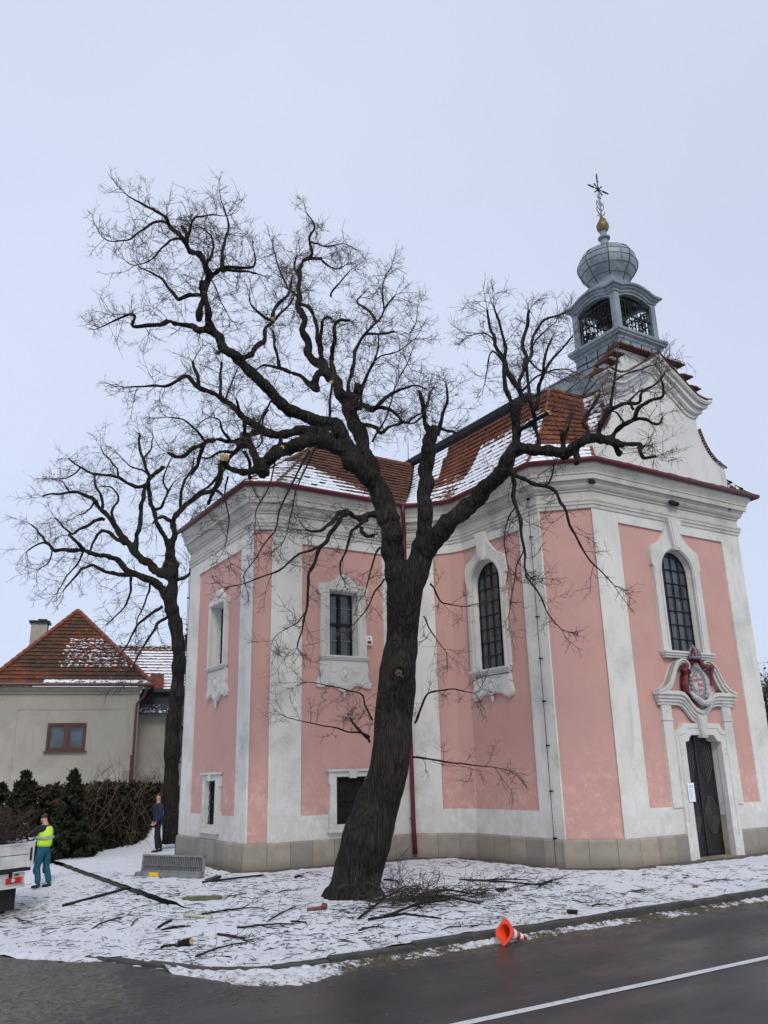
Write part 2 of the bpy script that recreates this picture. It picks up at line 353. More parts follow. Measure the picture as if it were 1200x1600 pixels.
def asphalt():
    m, t, b = mk('wet_asphalt'); v = coords(t); n = noise_n(t, v, .6, 5); n2 = noise_n(t, v, 90, 3, .8); n3 = noise_n(t, coords(t, (.35, .9, 1)), .9, 5)
    c = mixc(t, rng(t, n, .35, .65), (.017, .018, .020), (.028, .029, .031)); c = mixc(t, rng(t, n2, .48, .72, 0, .7), c, (.085, .085, .085))
    c = mixc(t, rng(t, n3, .55, .75, 0, .4), c, (.018, .018, .020)); at_ = N_(t, 'ShaderNodeAttribute', attribute_name='snow')
    g = math_n(t, 'ADD', at_.outputs['Fac'], rng(t, noise_n(t, v, 5, 6, .75), .3, .7, -.35, .35)); c = mixc(t, rng(t, g, .25, .7, 0, .85), c, mixc(t, rng(t, noise_n(t, v, 14, 5), .4, .65), (.045, .036, .026), (.13, .115, .09)))
    vo = N_(t, 'ShaderNodeTexVoronoi', feature='DISTANCE_TO_EDGE'); vo.inputs['Scale'].default_value = .35; nc = N_(t, 'ShaderNodeTexNoise'); nc.inputs['Scale'].default_value = 1.2; nc.inputs['Detail'].default_value = 6; t.links.new(v, nc.inputs['Vector']); wm = N_(t, 'ShaderNodeVectorMath', operation='MULTIPLY_ADD'); t.links.new(nc.outputs[1], wm.inputs[0]); wm.inputs[1].default_value = (2.2, 2.2, 2.2); t.links.new(v, wm.inputs[2]); t.links.new(wm.outputs[0], vo.inputs['Vector'])
    c = mixc(t, math_n(t, 'MULTIPLY', rng(t, vo.outputs[0], 0, .006, .8, 0), rng(t, n, .45, .55)), c, (.010, .010, .010))
    t.links.new(rng(t, n2, .3, .8, .3, .6), b.inputs['Specular IOR Level'])
    t.links.new(c, b.inputs['Base Color']); t.links.new(rng(t, n3, .4, .65, .30, .62), b.inputs['Roughness']); b.inputs['Specular IOR Level'].default_value = .4
    bump(t, b, n2, .35, .008); return m
M['asphalt'] = asphalt()
def roadpaint():
    m, t, b = mk('worn_road_paint'); v = coords(t); n = noise_n(t, v, 22, 6, .8); n2 = noise_n(t, v, 3, 4)
    t.links.new(mixc(t, rng(t, math_n(t, 'ADD', n, math_n(t, 'MULTIPLY', n2, .35)), .50, .62), (.07, .07, .07), (.52, .53, .52)), b.inputs['Base Color']); b.inputs['Roughness'].default_value = .75; bump(t, b, n, .4, .006); return m
M['paint'] = roadpaint()
def stone():
    m, t, b = mk('sandstone_slabs'); uv = coords(t, (1, 1, 1), 'UV'); br = N_(t, 'ShaderNodeTexBrick', offset=.0)
    br.inputs['Scale'].default_value = 1; br.inputs['Brick Width'].default_value = .62; br.inputs['Row Height'].default_value = 3; br.inputs['Mortar Size'].default_value = .008
    br.inputs['Color1'].default_value = (.25, .235, .20, 1); br.inputs['Color2'].default_value = (.40, .34, .26, 1); br.inputs['Mortar'].default_value = (.14, .125, .10, 1); t.links.new(uv, br.inputs['Vector'])
    v = coords(t); n = noise_n(t, v, 2.2, 7, .7); st = noise_n(t, coords(t, (1.5, 1.5, .4)), 2.5, 5)
    c = mixc(t, rng(t, n, .42, .68, 0, .6), br.outputs[0], (.17, .16, .14)); c = mixc(t, rng(t, st, .55, .7, 0, .5), c, (.30, .21, .15))
    s = N_(t, 'ShaderNodeSeparateXYZ'); t.links.new(v, s.inputs[0]); c = mixc(t, rng(t, math_n(t, 'ADD', s.outputs[2], math_n(t, 'MULTIPLY', n, .5)), .2, .5, .6, 0), c, (.11, .09, .065))
    t.links.new(c, b.inputs['Base Color']); b.inputs['Roughness'].default_value = .9
    bump(t, b, math_n(t, 'SUBTRACT', noise_n(t, v, 18, 5), br.outputs[1]), .5, .02); return m
M['stone'] = stone()
def leafm(name, a, b_):
    m, t, b = mk(name); v = coords(t); t.links.new(mixc(t, rng(t, noise_n(t, v, 2.5, 4), .35, .65), a, b_), b.inputs['Base Color']); b.inputs['Roughness'].default_value = .8; b.inputs['Specular IOR Level'].default_value = .2; return m
M['conifer'] = leafm('conifer_green', (.010, .015, .008), (.032, .036, .018)); M['hedge'] = leafm('hedge_foliage', (.010, .012, .007), (.038, .032, .016))
M['brown'] = leafm('dead_foliage', (.05, .026, .012), (.10, .05, .02)); M['leaf'] = leafm('grey_leaf', (.05, .06, .06), (.10, .11, .10))

# ------------------------------------------------------------------ plan of the church
XC = 18.43
W0 = [(8.55, 25.35), (8.55, 20.30), (9.06, 20.05), (13.30, 20.05), (13.95, 19.50), (14.27, 19.12), (14.45, 18.70), (14.45, 15.40), (15.46, 14.45), (21.40, 14.45), (21.40, 15.6), (22.41, 16.7), (22.41, 25.35)]
fFA = Fr((0, 14.45, 0), (1, 0, 0), (0, -1, 0)); fF3 = Fr((14.45, 0, 0), (0, -1, 0), (-1, 0, 0)); fF2 = Fr((0, 20.05, 0), (1, 0, 0), (0, -1, 0)); fF1 = Fr((8.55, 0, 0), (0, -1, 0), (-1, 0, 0))
def seg_frame(i):
    a, b = V((*W0[i], 0)), V((*W0[i+1], 0)); U = (b-a).normalized(); return Fr(a, U, (U.y, -U.x, 0)), (b-a).length
rect = lambda a, b, c, d: [(a, c), (b, c), (b, d), (a, d)]
def arc(cx, cy, r, a0, a1, n): return [(cx+r*cos(a0+(a1-a0)*i/n), cy+r*sin(a0+(a1-a0)*i/n)) for i in range(n+1)]
def grow_poly(P, d):
    out = []; n = len(P)
    for i in range(n):
        a, b, c = V(P[i-1]), V(P[i]), V(P[(i+1) % n]); d1 = (b-a).normalized(); d2 = (c-b).normalized(); n1 = V((d1.y, -d1.x)); n2 = V((d2.y, -d2.x)); m = (n1+n2)/max(.35, 1+n1.dot(n2)); out.append(tuple(b+m*d))
    return out
church = thing('church', (15, 18, 0), 'pink and white baroque church with red tiled roof and onion-domed turret', 'church')
# --- openings ------------------------------------------------------------------
def arch_open(c, hw, z0, zs): return [(c-hw, z0), (c+hw, z0), (c+hw, zs)]+arc(c, zs, hw, 0, pi, 14)[1:-1]+[(c-hw, zs)]
oFA = arch_open(18.40, .625, 5.05, 7.20); oF3 = arch_open(-17.70, .63, 4.82, 7.20)
oF2 = rect(10.75, 11.65, 5.30, 7.08); oF1 = rect(-23.15, -22.10, 5.20, 6.95)
oL2 = rect(10.95, 11.90, .97, 2.14); oL1 = rect(-23.06, -22.36, 1.0, 2.12)
oD = [(17.83, -.02), (19.22, -.02), (19.22, 2.78), (19.08, 2.80), (19.02, 2.88), (18.95, 2.95), (18.08, 2.95), (18.01, 2.88), (17.96, 2.80), (17.83, 2.78)]
T0, T1 = .60, 8.66
wall = MB(); panels = []
def panel(fr, outer, holes=(), n=-.05):
    p = MB(); p.plate(fr, outer, n, n, holes); panels.append(p)
# F1
wall.plate(fF1, rect(-25.35, -20.30, T0, T1), -.05, 0, [[(-24.45, 1.24), (-23.06, 1.24), (-23.06, 1.0), (-22.36, 1.0), (-22.36, 1.24), (-21.05, 1.24), (-21.05, 8.24), (-24.45, 8.24)]])
panel(fF1, rect(-24.5, -21.0, .95, 8.29), [oF1, oL1])
# the low openings pass through wall and panel alike; their frames stand in front
def seg_panel(i, u0, u1, z0, z1, n=-.05):
    fr, L = seg_frame(i); panel(fr, rect(u0, L+u1, z0, z1), n=n)
# chamfers in full pink
for i in (1, 7):
    fr, L = seg_frame(i); panel(fr, rect(.0, L, T0, T1), n=-.035)
# F2
wall.plate(fF2, rect(9.06, 13.30, T0, T1), -.05, 0, [[(9.93, 1.22), (10.95, 1.22), (10.95, .97), (11.90, .97), (11.90, 1.22), (12.52, 1.22), (12.52, 8.33), (9.93, 8.33)]]); panel(fF2, rect(9.88, 12.57, .92, 8.38), [oF2, oL2])
# inner corner, curved stretch
fr, L = seg_frame(3); wall.plate(fr, rect(0, L, T0, T1), -.05, 0)
for i in (4, 5):
    fr, L = seg_frame(i); wall.plate(fr, rect(0, L, T0, 1.24), -.05, 0); wall.plate(fr, rect(0, L, 8.36, T1), -.05, 0); panel(fr, rect(-.02, L+.02, 1.2, 8.4))
# F3
wall.plate(fF3, [(-18.70, T0), (-15.40, T0), (-15.40, T1), (-18.70, T1), (-18.70, 8.36), (-16.20, 8.34), (-16.20, 1.24), (-18.70, 1.24)], -.05, 0)
panel(fF3, rect(-18.70, -16.15, 1.19, 8.39), [oF3])
# facade
wall.plate(fFA, [(15.46, T0), (17.80, T0), (17.80, 1.26), (16.35, 1.26), (16.35, 8.34), (20.59, 8.34), (20.59, 1.26), (19.25, 1.26), (19.25, T0), (21.397, T0), (21.397, T1), (15.46, T1)], -.05, 0)
panel(fFA, [(16.3, 1.2), (17.83, 1.2), (17.83, 2.78), (17.96, 2.80), (18.08, 2.95), (18.95, 2.95), (19.08, 2.80), (19.22, 2.78), (19.22, 1.2), (20.64, 1.2), (20.64, 8.39), (16.3, 8.39)], [oFA])
for i in (9, 10, 11):
    fr, L = seg_frame(i); wall.plate(fr, rect(.004, L, T0, T1), -.05, 0)
fr = Fr((22.41, 25.35, 0), (-1, 0, 0), (0, 1, 0)); wall.plate(fr, rect(0, 13.86, 0, 9.7), -.05, 0)
wall.build('wall', M['white'], church)
for p in panels: p.build('wall_panel', M['pink'], church)
# plinth in two runs either side of the door
pl = MB(); prof = [(-.02, -.15), (.06, -.15), (.055, .585), (.03, .625), (-.02, .64)]
pl.sweep(W0[:9]+[(17.50, 14.45)], prof); pl.sweep([(19.56, 14.45)]+W0[9:], prof)
for u in (17.50, 19.56): pl.plate(Fr((u, 14.45, 0), (0, -1, 0), (1 if u < 18 else -1, 0, 0)), rect(-.05, .055, -.15, .6), 0, 0)
pl.build('plinth', M['stone'], church)
# corner strips: slim arrises beside the pink chamfers
for i in (1, 7):
    cs = MB(); fr, L = seg_frame(i); cs.box(fr, -.0, .035, T0, T1, -.03, .012); cs.build('corner_strip', M['white'], church); cs = MB(); cs.box(fr, L-.035, L, T0, T1, -.03, .012); cs.build('corner_strip', M['white'], church)
# entablature
cn = MB()
cn.sweep(W0, [(-.05, 8.62), (.025, 8.62), (.03, 8.70), (.055, 8.72), (.055, 8.78), (.075, 8.81), (.075, 8.86), (.01, 8.875), (.01, 9.07), (.045, 9.085), (.05, 9.13), (.09, 9.15), (.13, 9.21), (.145, 9.27), (.165, 9.28), (.165, 9.33), (.235, 9.345), (.235, 9.47), (.26, 9.49), (.265, 9.53), (.30, 9.60), (.345, 9.66), (.355, 9.73), (.355, 9.77), (-.3, 9.79)])
cn.build('cornice', M['cornice'], church)
def offset_path(P, d):
    out = []
    for i in range(len(P)):
        def nr(a, b): q = V((b[0]-a[0], b[1]-a[1])).normalized(); return V((q.y, -q.x))
        n1 = nr(P[i-1], P[i]) if i else None; n2 = nr(P[i], P[i+1]) if i < len(P)-1 else None
        m = n2 if n1 is None else n1 if n2 is None else (n1+n2)/max(.2, 1+n1.dot(n2)); out.append((P[i][0]+m.x*d, P[i][1]+m.y*d))
    return out
OW = offset_path(W0, .36); OW[9] = (21.95, OW[9][1]); OW[10] = (21.95, 15.5)
gt = MB(); gp = [(0, 9.775), (.02, 9.745), (.06, 9.735), (.095, 9.76), (.11, 9.81), (.115, 9.85), (.10, 9.865), (.06, 9.86), (.0, 9.87)]
gt.sweep(OW, gp)
gt.build('gutter', M['gutter'], church, True)
# downpipe
dp = MB(); c0 = V((13.25, 19.93)); dp.tube([(13.02, 19.62, 9.80), (13.02, 19.62, 9.55), (13.10, 19.72, 9.30), (13.22, 19.88, 9.02), (13.24, 19.93, 8.7), (13.24, 19.93, 4), (13.24, 19.90, .8), (13.24, 19.86, .12)], .062, 12)
for z in (9.1, 7.2, 5, 2.9, 1.0): dp.lathe((13.24, 19.93 if z > .9 else 19.88, z), [(0, .072), (.05, .072)], 12)
dp.build('downpipe', M['gutter'], church, True)
# lightning conductors with brackets
def wire(fr, u, z0, z1, step):
    w = MB(); w.tube([fr.P(u, z0, .06), fr.P(u, (z0+z1)/2, .05), fr.P(u, z1, .045)], .008, 5)
    z = z0+.6
    while z < z1: w.tube([fr.P(u-.06, z, .02), fr.P(u-.0, z, .055), fr.P(u+.07, z, .02)], .012, 5); w.bbox(fr.P(u, z, .05), (.05, .05, .04)); z += step
    return w.build('lightning_conductor', M['iron'], church)
wire(fF3, -15.70, .05, 9.2, 1.05); wire(fF1, -25.30, .05, 8.6, 1.0)
rod = MB(); rod.tube([at(638, 742, 27.5), at(637.5, 684, 27.5)], [.02, .008], 5); rod.build('lightning_rod', M['iron'], church)

# --- windows --------------------------------------------------------------------
def window(fr, op, depth=.35, n_face=-.05, cols=4, rowh=.38, thick=.017, leafed=False, grille=False, name='window'):
    root = bpy.data.objects.new(name, None); C.objects.link(root)
    us = [p[0] for p in op]; vs = [p[1] for p in op]; u0, u1, v0, v1 = min(us), max(us), min(vs), max(vs); root.location = fr.P((u0+u1)/2, v0, 0); attach(root, church)
    rv = MB(); n = len(op); ins = [((u0+u1)/2+(a-(u0+u1)/2)*.93, v0+(b-v0)*.985) for a, b in op]
    for i in range(n):
        a, b, c, d = op[i], op[(i+1) % n], ins[(i+1) % n], ins[i]; rv.add([fr.P(*a, n_face+.02), fr.P(*b, n_face+.02), fr.P(*c, -depth), fr.P(*d, -depth)], [(0, 1, 2, 3)])
    rv.build('reveal', M['white'], root)
    g = MB(); g.plate(fr, grow_poly(ins, .0), -depth, -depth); g.build('pane', M['dark'] if grille else M['glass'], root)
    b = MB(); nd = -depth+.03
    iu = [p[0] for p in ins]; a0, a1 = min(iu), max(iu); zt = max(p[1] for p in ins)
    def top_at(u):   # height of the opening at u
        best = v0
        for i in range(n):
            p, q = ins[i], ins[(i+1) % n]
            if (p[0]-u)*(q[0]-u) <= 0 and p[0] != q[0]: best = max(best, p[1]+(q[1]-p[1])*(u-p[0])/(q[0]-p[0]))
        return best
    def span_at(z):
        xs = []
        for i in range(n):
            p, q = ins[i], ins[(i+1) % n]
            if (p[1]-z)*(q[1]-z) <= 0 and p[1] != q[1]: xs.append(p[0]+(q[0]-p[0])*(z-p[1])/(q[1]-p[1]))
        return (min(xs), max(xs)) if len(xs) > 1 else (a0, a1)
    if grille:
        b.plate(fr, ins, -depth, -depth+.04, [grow_poly(ins, -.035)]); gr = MB(); nn = -.06
        w = (a1-a0); k = max(2, round(w/.2)); p_ = w/k; st = .27
        for i in range(k):          # pairs of wavy bars that meet: a lattice of pointed ovals
            for sgn in (-1, 1):
                pts = []; z = v0
                while z <= v1+.001: pts.append(fr.P(a0+p_*(i+.5)+sgn*p_*.5*abs(sin((z-v0)/st*pi*1.0)), z, nn)); z += .03
                gr.tube(pts, .010, 4)
        for z in (v0+.04, (v0+v1)/2, v1-.04): gr.box(fr, u0, u1, z-.012, z+.012, nn-.01, nn+.01)
        gr.build('grille', M['iron'], root)
    elif leafed:
        b.plate(fr, ins, -depth, -depth+.05, [grow_poly(ins, -.045)]); uc = (a0+a1)/2; zc = v0+(v1-v0)*.50
        b.box(fr, uc-.04, uc+.04, v0, v1, -depth, -depth+.07); b.box(fr, a0, a1, zc-.04, zc+.04, -depth, -depth+.06)
        for z in (v0+(v1-v0)*.25, v0+(v1-v0)*.76): lt = MB(); lt.box(fr, a0+.04, a1-.04, z-.009, z+.009, -depth+.01, -depth+.03); lt.build('glazing_bar', M['steel'], root)
    else:
        b.plate(fr, ins, -depth, -depth+.035, [grow_poly(ins, -.03)])
        for i in range(1, cols):
            u = a0+(a1-a0)*i/cols; b.box(fr, u-thick/2, u+thick/2, v0, top_at(u), nd-.02, nd+.012)
        z = v0+rowh
        while z < zt-.1:
            s0, s1 = span_at(z); b.box(fr, s0, s1, z-thick*.6, z+thick*.6, nd-.02, nd+.02); z += rowh
    b.build('frame', M['iron'] if leafed else M['lead'], root)
    return root
def surround(root, fr, outer, op, n1=.055, inner=(.035, .10, .085), keystone=None, mat='stucco'):
    s = MB(); s.plate(fr, outer, -.06, n1, [op])
    if inner:
        a, b_, n2 = inner; s.plate(fr, grow_poly(op, b_), n1-.01, n2, [grow_poly(op, a)]); 
    if keystone:
        kt, kb, w1, w2, cx = keystone; s.plate(fr, [(cx-w2, kb), (cx+w2, kb), (cx+w1, kt), (cx-w1, kt)], 0, n1+.12); s.plate(fr, [(cx-w2*.6, kb+.06), (cx+w2*.6, kb+.06), (cx+w1*.7, kt-.05), (cx-w1*.7, kt-.05)], 0, n1+.14)
    s.build('surround', M[mat], root)
def sill(root, fr, u0, u1, z0, z1, nmax=.16):
    s = MB(); h = z1-z0; s.box(fr, u0+.05, u1-.05, z0, z0+h*.35, -.03, nmax*.55); s.box(fr, u0+.02, u1-.02, z0+h*.35, z0+h*.7, -.03, nmax*.8); s.box(fr, u0, u1, z0+h*.7, z1, -.03, nmax); s.build('sill', M['stucco'], root)
def mirror(c, half): return [(c-x, z) for x, z in half]+[(c+x, z) for x, z in reversed(half)]    # half listed bottom to top
def arch_outer(c, z0, hw=.925, ztop=8.52):
    h = [(hw, z0), (hw, 7.30), (hw+.045, 7.34), (hw+.055, 7.52), (hw+.03, 7.74), (hw-.02, 7.85), (hw-.14, 7.90), (hw-.28, 7.97), (hw-.42, 8.08), (hw-.53, 8.20), (hw-.61, 8.34), (hw-.66, ztop)]
    return mirror(c, h)[::-1]
w = window(fFA, oFA, depth=.17, cols=4, rowh=.375); surround(w, fFA, arch_outer(18.40, 5.03), oFA, keystone=(8.66, 7.80, .26, .12, 18.40)); sill(w, fFA, 17.42, 19.40, 4.88, 5.05)
w = window(fF3, oF3, depth=.20, cols=4, rowh=.375); surround(w, fF3, arch_outer(-17.70, 4.80, .83), oF3, keystone=(8.62, 7.82, .20, .10, -17.70)); sill(w, fF3, -18.53, -16.87, 4.66, 4.82, .12)
def apron(root, fr, c, hw, zt, zb, tip, style=0):
    a = MB(); H = zt-zb
    if style == 0:
        half = [(0, zb+.10), (hw*.18, zb+.10), (hw*.42, zb+.09), (hw*.62, zb+.01), (hw*.80, zb-.04), (hw*.97, zb), (hw*1.02, zb+.10), (hw*.98, zb+.25), (hw*.90, zb+.38), (hw*.94, zb+H*.66), (hw*.92, zt)]
    else:
        half = [(0, tip+.06), (hw*.16, tip+.10), (hw*.30, tip+.18), (hw*.42, tip+.24), (hw*.60, tip+.235), (hw*.82, tip+.17), (hw*.98, tip+.19), (hw*1.02, tip+.30), (hw*.92, tip+.42), (hw*.86, tip+.52), (hw*.90, tip+.64), (hw*.86, zt)]
    P = mirror(c, half)[::-1]; a.plate(fr, P, -.06, .025); a.plate(fr, grow_poly(P, -.04) if style == 0 else [(c+(x-c)*.9, zt-.03+(z-zt)*.88) for x, z in P], 0, .045)
    zc = (zt+zb)/2-.02; ov = [(c+.13*cos(t*pi/10), zc+.17*sin(t*pi/10)) for t in range(20)]; a.plate(fr, grow_poly(ov, .035), 0, .065, [ov]); a.sphere(fr.P(c, zc, .045), (.07, .07, .12), 10)
    a.tube([fr.P(c, zb+.04 if style == 0 else tip+.06, .02), fr.P(c, (zb if style == 0 else tip)-.10, .02)], [.05, .03], 6)
    for s_ in (-1, 1):
        a.tube([fr.P(c+s_*x, z, .045) for x, z in ((.18, zc+.15), (.30, zc+.02), (.44, zc+.05), (.5, zc+.15), (.42, zc+.2))], .016, 5)
    a.build('apron', M['stucco'], root)
apron(w, fF3, -17.70, .84, 4.64, 4.06, 3.9)
w = window(fF2, oF2, depth=.28, leafed=True)
P = mirror(11.20, [(.72, 5.26), (.72, 6.85), (.75, 7.0), (.79, 7.02), (.79, 7.24), (.66, 7.28), (.5, 7.30), (.34, 7.37), (.2, 7.48), (.1, 7.56), (.0, 7.58)][:-1]+[(.05, 7.58)])[::-1]
surround(w, fF2, P, oF2); sill(w, fF2, 10.45, 11.97, 5.17, 5.28, .12); apron(w, fF2, 11.22, .85, 5.17, 4.5, 4.26, 1)
w = window(fF1, oF1, depth=.30)
P = mirror(-22.62, [(.66, 5.16), (.66, 6.75), (.69, 6.9), (.72, 6.92), (.72, 7.12), (.5, 7.14), (.36, 7.2), (.22, 7.3), (.12, 7.4), (.05, 7.44)])[::-1]
surround(w, fF1, P, oF1); sill(w, fF1, -23.36, -21.9, 5.08, 5.19, .12); apron(w, fF1, -22.60, .78, 5.08, 4.4, 4.14, 1)
for fr, op, u0, u1 in ((fF2, oL2, 10.70, 12.15), (fF1, oL1, -23.38, -22.04)):
    w = window(fr, op, depth=.13, n_face=.0, grille=True); c = (u0+u1)/2; s = MB()
    ou = [(u0+.03, .86), (u1-.03, .86), (u1-.03, 1.32), (u1-.07, 1.32), (u1-.07, 1.95), (u1-.03, 1.97), (u1-.03, 2.26), (u0+.03, 2.26), (u0+.03, 1.97), (u0+.07, 1.95), (u0+.07, 1.32), (u0+.03, 1.32)]
    s.plate(fr, ou, -.06, .04, [op]); s.box(fr, u0-.02, u1+.02, 2.27, 2.33, -.03, .10); s.plate(fr, [(c-.1, 2.10), (c+.1, 2.10), (c+.14, 2.31), (c-.14, 2.31)], 0, .09); s.build('surround', M['stucco'], w)
    s = MB(); s.box(fr, u0-.02, u1+.02, .78, .885, -.03, .13); s.box(fr, u0+.02, u0+.2, .885, 1.22, -.03, .07); s.box(fr, u1-.2, u1-.02, .885, 1.22, -.03, .07); s.build('sill', M['stucco'], w)
    dk = MB(); dk.plate(fr, rect(op[0][0]-.02, op[1][0]+.02, op[0][1]-.02, op[2][1]+.02), -.22, -.22)

# --- portal ----------------------------------------------------------------------
portal = bpy.data.objects.new('portal', None); C.objects.link(portal); portal.location = (18.49, 14.45, 0); attach(portal, church)
f = fFA; c = 18.52
p = MB()
outer = [(17.50, -.05), (17.83, -.05)]+oD[::-1][0:0]
fr_out = [(17.50, -.02), (17.50, 3.05), (17.70, 3.08), (17.76, 3.14), (17.80, 3.24), (19.24, 3.24), (19.29, 3.14), (19.35, 3.08), (19.55, 3.05), (19.55, -.02)]
P = fr_out+[(19.22, -.02), (19.22, 2.78), (19.08, 2.80), (19.02, 2.88), (18.95, 2.95), (18.08, 2.95), (18.01, 2.88), (17.96, 2.80), (17.83, 2.78), (17.83, -.02)]
p.plate(f, P[::-1], -.1, .07)
Q = [(17.60, .55), (17.60, 2.98), (17.78, 3.00), (17.86, 3.06), (17.90, 3.15), (19.14, 3.15), (19.19, 3.06), (19.27, 3.00), (19.45, 2.98), (19.45, .55), (19.42, .55), (19.42, 2.95), (19.25, 2.97), (19.16, 3.03), (19.12, 3.12), (17.93, 3.12), (17.88, 3.03), (17.80, 2.97), (17.63, 2.95), (17.63, .55)]
p.plate(f, Q, .06, .088)
p.plate(f, [(18.42, 2.88), (18.60, 2.88), (18.68, 3.42), (18.34, 3.42)], 0, .17); p.plate(f, [(18.45, 2.93), (18.57, 2.93), (18.63, 3.38), (18.39, 3.38)], 0, .19)
for u in (17.55, 19.30):     # guttae
    for k in range(3):
        p.bbox(f.P(u+.05+k*.05, 2.60, .075), (.025, .03, .05)); p.bbox(f.P(u+.05+k*.05, 2.50, .075), (.025, .03, .05))
p.build('door_frame', M['stucco'], portal)
for u0, u1 in ((17.15, 17.50), (19.50, 19.84)):
    q = MB(); q.box(f, u0, u1, 1.24, 3.76, -.06, .035); q.box(f, u0-.02, u1+.02, 3.30, 3.345, 0, .055); q.box(f, u0-.015, u1+.015, 3.70, 3.78, 0, .06); q.build('pilaster', M['stucco'], portal)
# entablature that dips below the arms
top = [(16.95, 4.02), (17.75, 4.02), (17.90, 3.99), (18.02, 3.90), (18.14, 3.76), (18.30, 3.62), (18.50, 3.56), (18.70, 3.62), (18.86, 3.76), (18.98, 3.90), (19.10, 3.99), (19.25, 4.02), (20.05, 4.02)]
q = MB()
for h, n1, sh in ((.34, .05, .10), (.26, .09, .07), (.18, .13, .04), (.09, .18, .0)):
    tp = [(a+(sh if a < 18.5 else -sh)*(1 if i in (0, 12) else 0), b) for i, (a, b) in enumerate(top)]
    bt = [(a, b-h) for a, b in tp]; q.plate(f, bt+tp[::-1], -.03, n1)
q.build('entablature', M['stucco'], portal)
# pediment scrolls
for s_ in (-1, 1):
    q = MB(); cx = 18.50; X = lambda d: cx+s_*d
    cur = [(1.53, 4.03), (1.28, 4.10), (1.08, 4.25), (.95, 4.45), (.84, 4.64), (.70, 4.78), (.54, 4.85), (.40, 4.84), (.30, 4.77), (.26, 4.68), (.31, 4.60), (.40, 4.59), (.45, 4.65), (.41, 4.71)]
    def ribbon(w_, n0, n1, off=0):
        L1, L2 = [], []
        for i, (a, b) in enumerate(cur):
            d = (V(cur[min(i+1, len(cur)-1)])-V(cur[max(i-1, 0)])).normalized(); nn = V((d.y, -d.x)); k = 1-.55*(i/(len(cur)-1))
            L1.append((X(a+nn.x*(off)*-1), b+nn.y*off*-1)); L2.append((X(a-nn.x*(w_*k+off)), b-nn.y*(w_*k+off)))
        for i in range(len(cur)-1):
            vs = [f.P(*L1[i], n1), f.P(*L1[i+1], n1), f.P(*L2[i+1], n1), f.P(*L2[i], n1), f.P(*L1[i], n0), f.P(*L1[i+1], n0), f.P(*L2[i+1], n0), f.P(*L2[i], n0)]
            q.add(vs, [(0, 1, 2, 3), (0, 4, 5, 1), (3, 2, 6, 7), (0, 3, 7, 4), (1, 5, 6, 2)])
    ribbon(.22, -.05, .10); ribbon(.13, 0, .16); ribbon(.05, 0, .20)
    q.sphere(f.P(X(.37), 4.66, .14), (.055, .09, .055), 10)
    q.build('pediment_scroll', M['stucco'], portal)
# coat of arms
arms = bpy.data.objects.new('coat_of_arms', None); C.objects.link(arms); arms.location = f.P(18.5, 3.9, 0); attach(arms, portal)
q = MB(); mant = mirror(18.48, [(.12, 3.80), (.34, 3.98), (.48, 4.22), (.44, 4.42), (.32, 4.58), (.26, 4.74), (.20, 4.88)])[::-1]
q.plate(f, mant, 0, .10); q.tube([f.P(18.06, 4.66, .2), f.P(18.00, 4.55, .19), f.P(18.08, 4.45, .15), f.P(18.02, 4.2, .13), f.P(18.05, 4.0, .13)], [.06, .07, .05, .09, .08], 8)
q.sphere(f.P(18.06, 4.66, .2), .085, 10); q.sphere(f.P(19.05, 4.66, .2), .085, 10); q.tube([f.P(19.05, 4.64, .2), f.P(19.06, 4.4, .17), f.P(19.04, 4.2, .16)], [.05, .04, .055], 8)
q.tube([f.P(18.66, 4.86, .16), f.P(18.74, 4.72, .18), f.P(18.88, 4.64, .18), f.P(19.02, 4.68, .18)], [.04, .07, .07, .05], 8); q.build('mantle', M['crimson'], arms)
q = MB(); lin = [(18.34, 3.80), (18.62, 3.80), (18.95, 3.95), (19.06, 4.15), (18.98, 4.40), (18.80, 4.58), (18.62, 4.78), (18.48, 4.74), (18.36, 4.52), (18.26, 4.40), (18.20, 4.20), (18.06, 4.08)]
q.plate(f, lin, .08, .13); q.tube([f.P(18.14, 4.00, .18), f.P(18.24, 3.86, .24), f.P(18.42, 3.74, .27), f.P(18.62, 3.72, .27), f.P(18.80, 3.82, .24), f.P(18.90, 3.97, .2), f.P(19.05, 4.02, .14)], [.04, .07, .085, .085, .08, .06, .03], 8)
q.tube([f.P(18.22, 4.62, .2), f.P(18.27, 4.5, .2), f.P(18.2, 4.4, .19), f.P(18.3, 4.3, .18)], [.015, .02, .02, .015], 6); q.build('mantle_lining', M['palestone'], arms)
oc = (18.50, 4.22); ov = lambda a, b: [(oc[0]+a*cos(t*pi/12), oc[1]+b*sin(t*pi/12)) for t in range(24)]
q = MB(); q.plate(f, ov(.27, .36), .1, .17, [ov(.21, .29)])
for t in range(22): a = t*2*pi/22; q.sphere(f.P(oc[0]+.29*cos(a), oc[1]+.385*sin(a), .15), (.045, .05, .055), 6)
q.sphere(f.P(oc[0], oc[1]+.42, .16), (.09, .06, .07), 8); q.build('wreath', M['greystone'], arms)
q = MB(); q.plate(f, ov(.215, .295), .1, .16); q.sphere(f.P(oc[0]-.10, oc[1]-.10, .17), (.08, .03, .1), 10); q.build('shield', M['palestone'], arms)
q = MB()
for u0, u1, z0, z1 in ((-.17, -.01, .06, .13), (-.12, -.01, .18, .23), (.01, .19, -.06, .02), (.01, .17, .1, .15), (.01, .13, -.18, -.13), (-.008, .008, -.27, .27)): q.box(f, oc[0]+u0, oc[0]+u1, oc[1]+z0, oc[1]+z1, .15, .168)
q.build('shield_charges', M['pinkpaint'], arms)
q = MB(); q.lathe(f.P(18.48, 4.86, .16), [(0, .17), (.03, .19), (.06, .18)], 14)
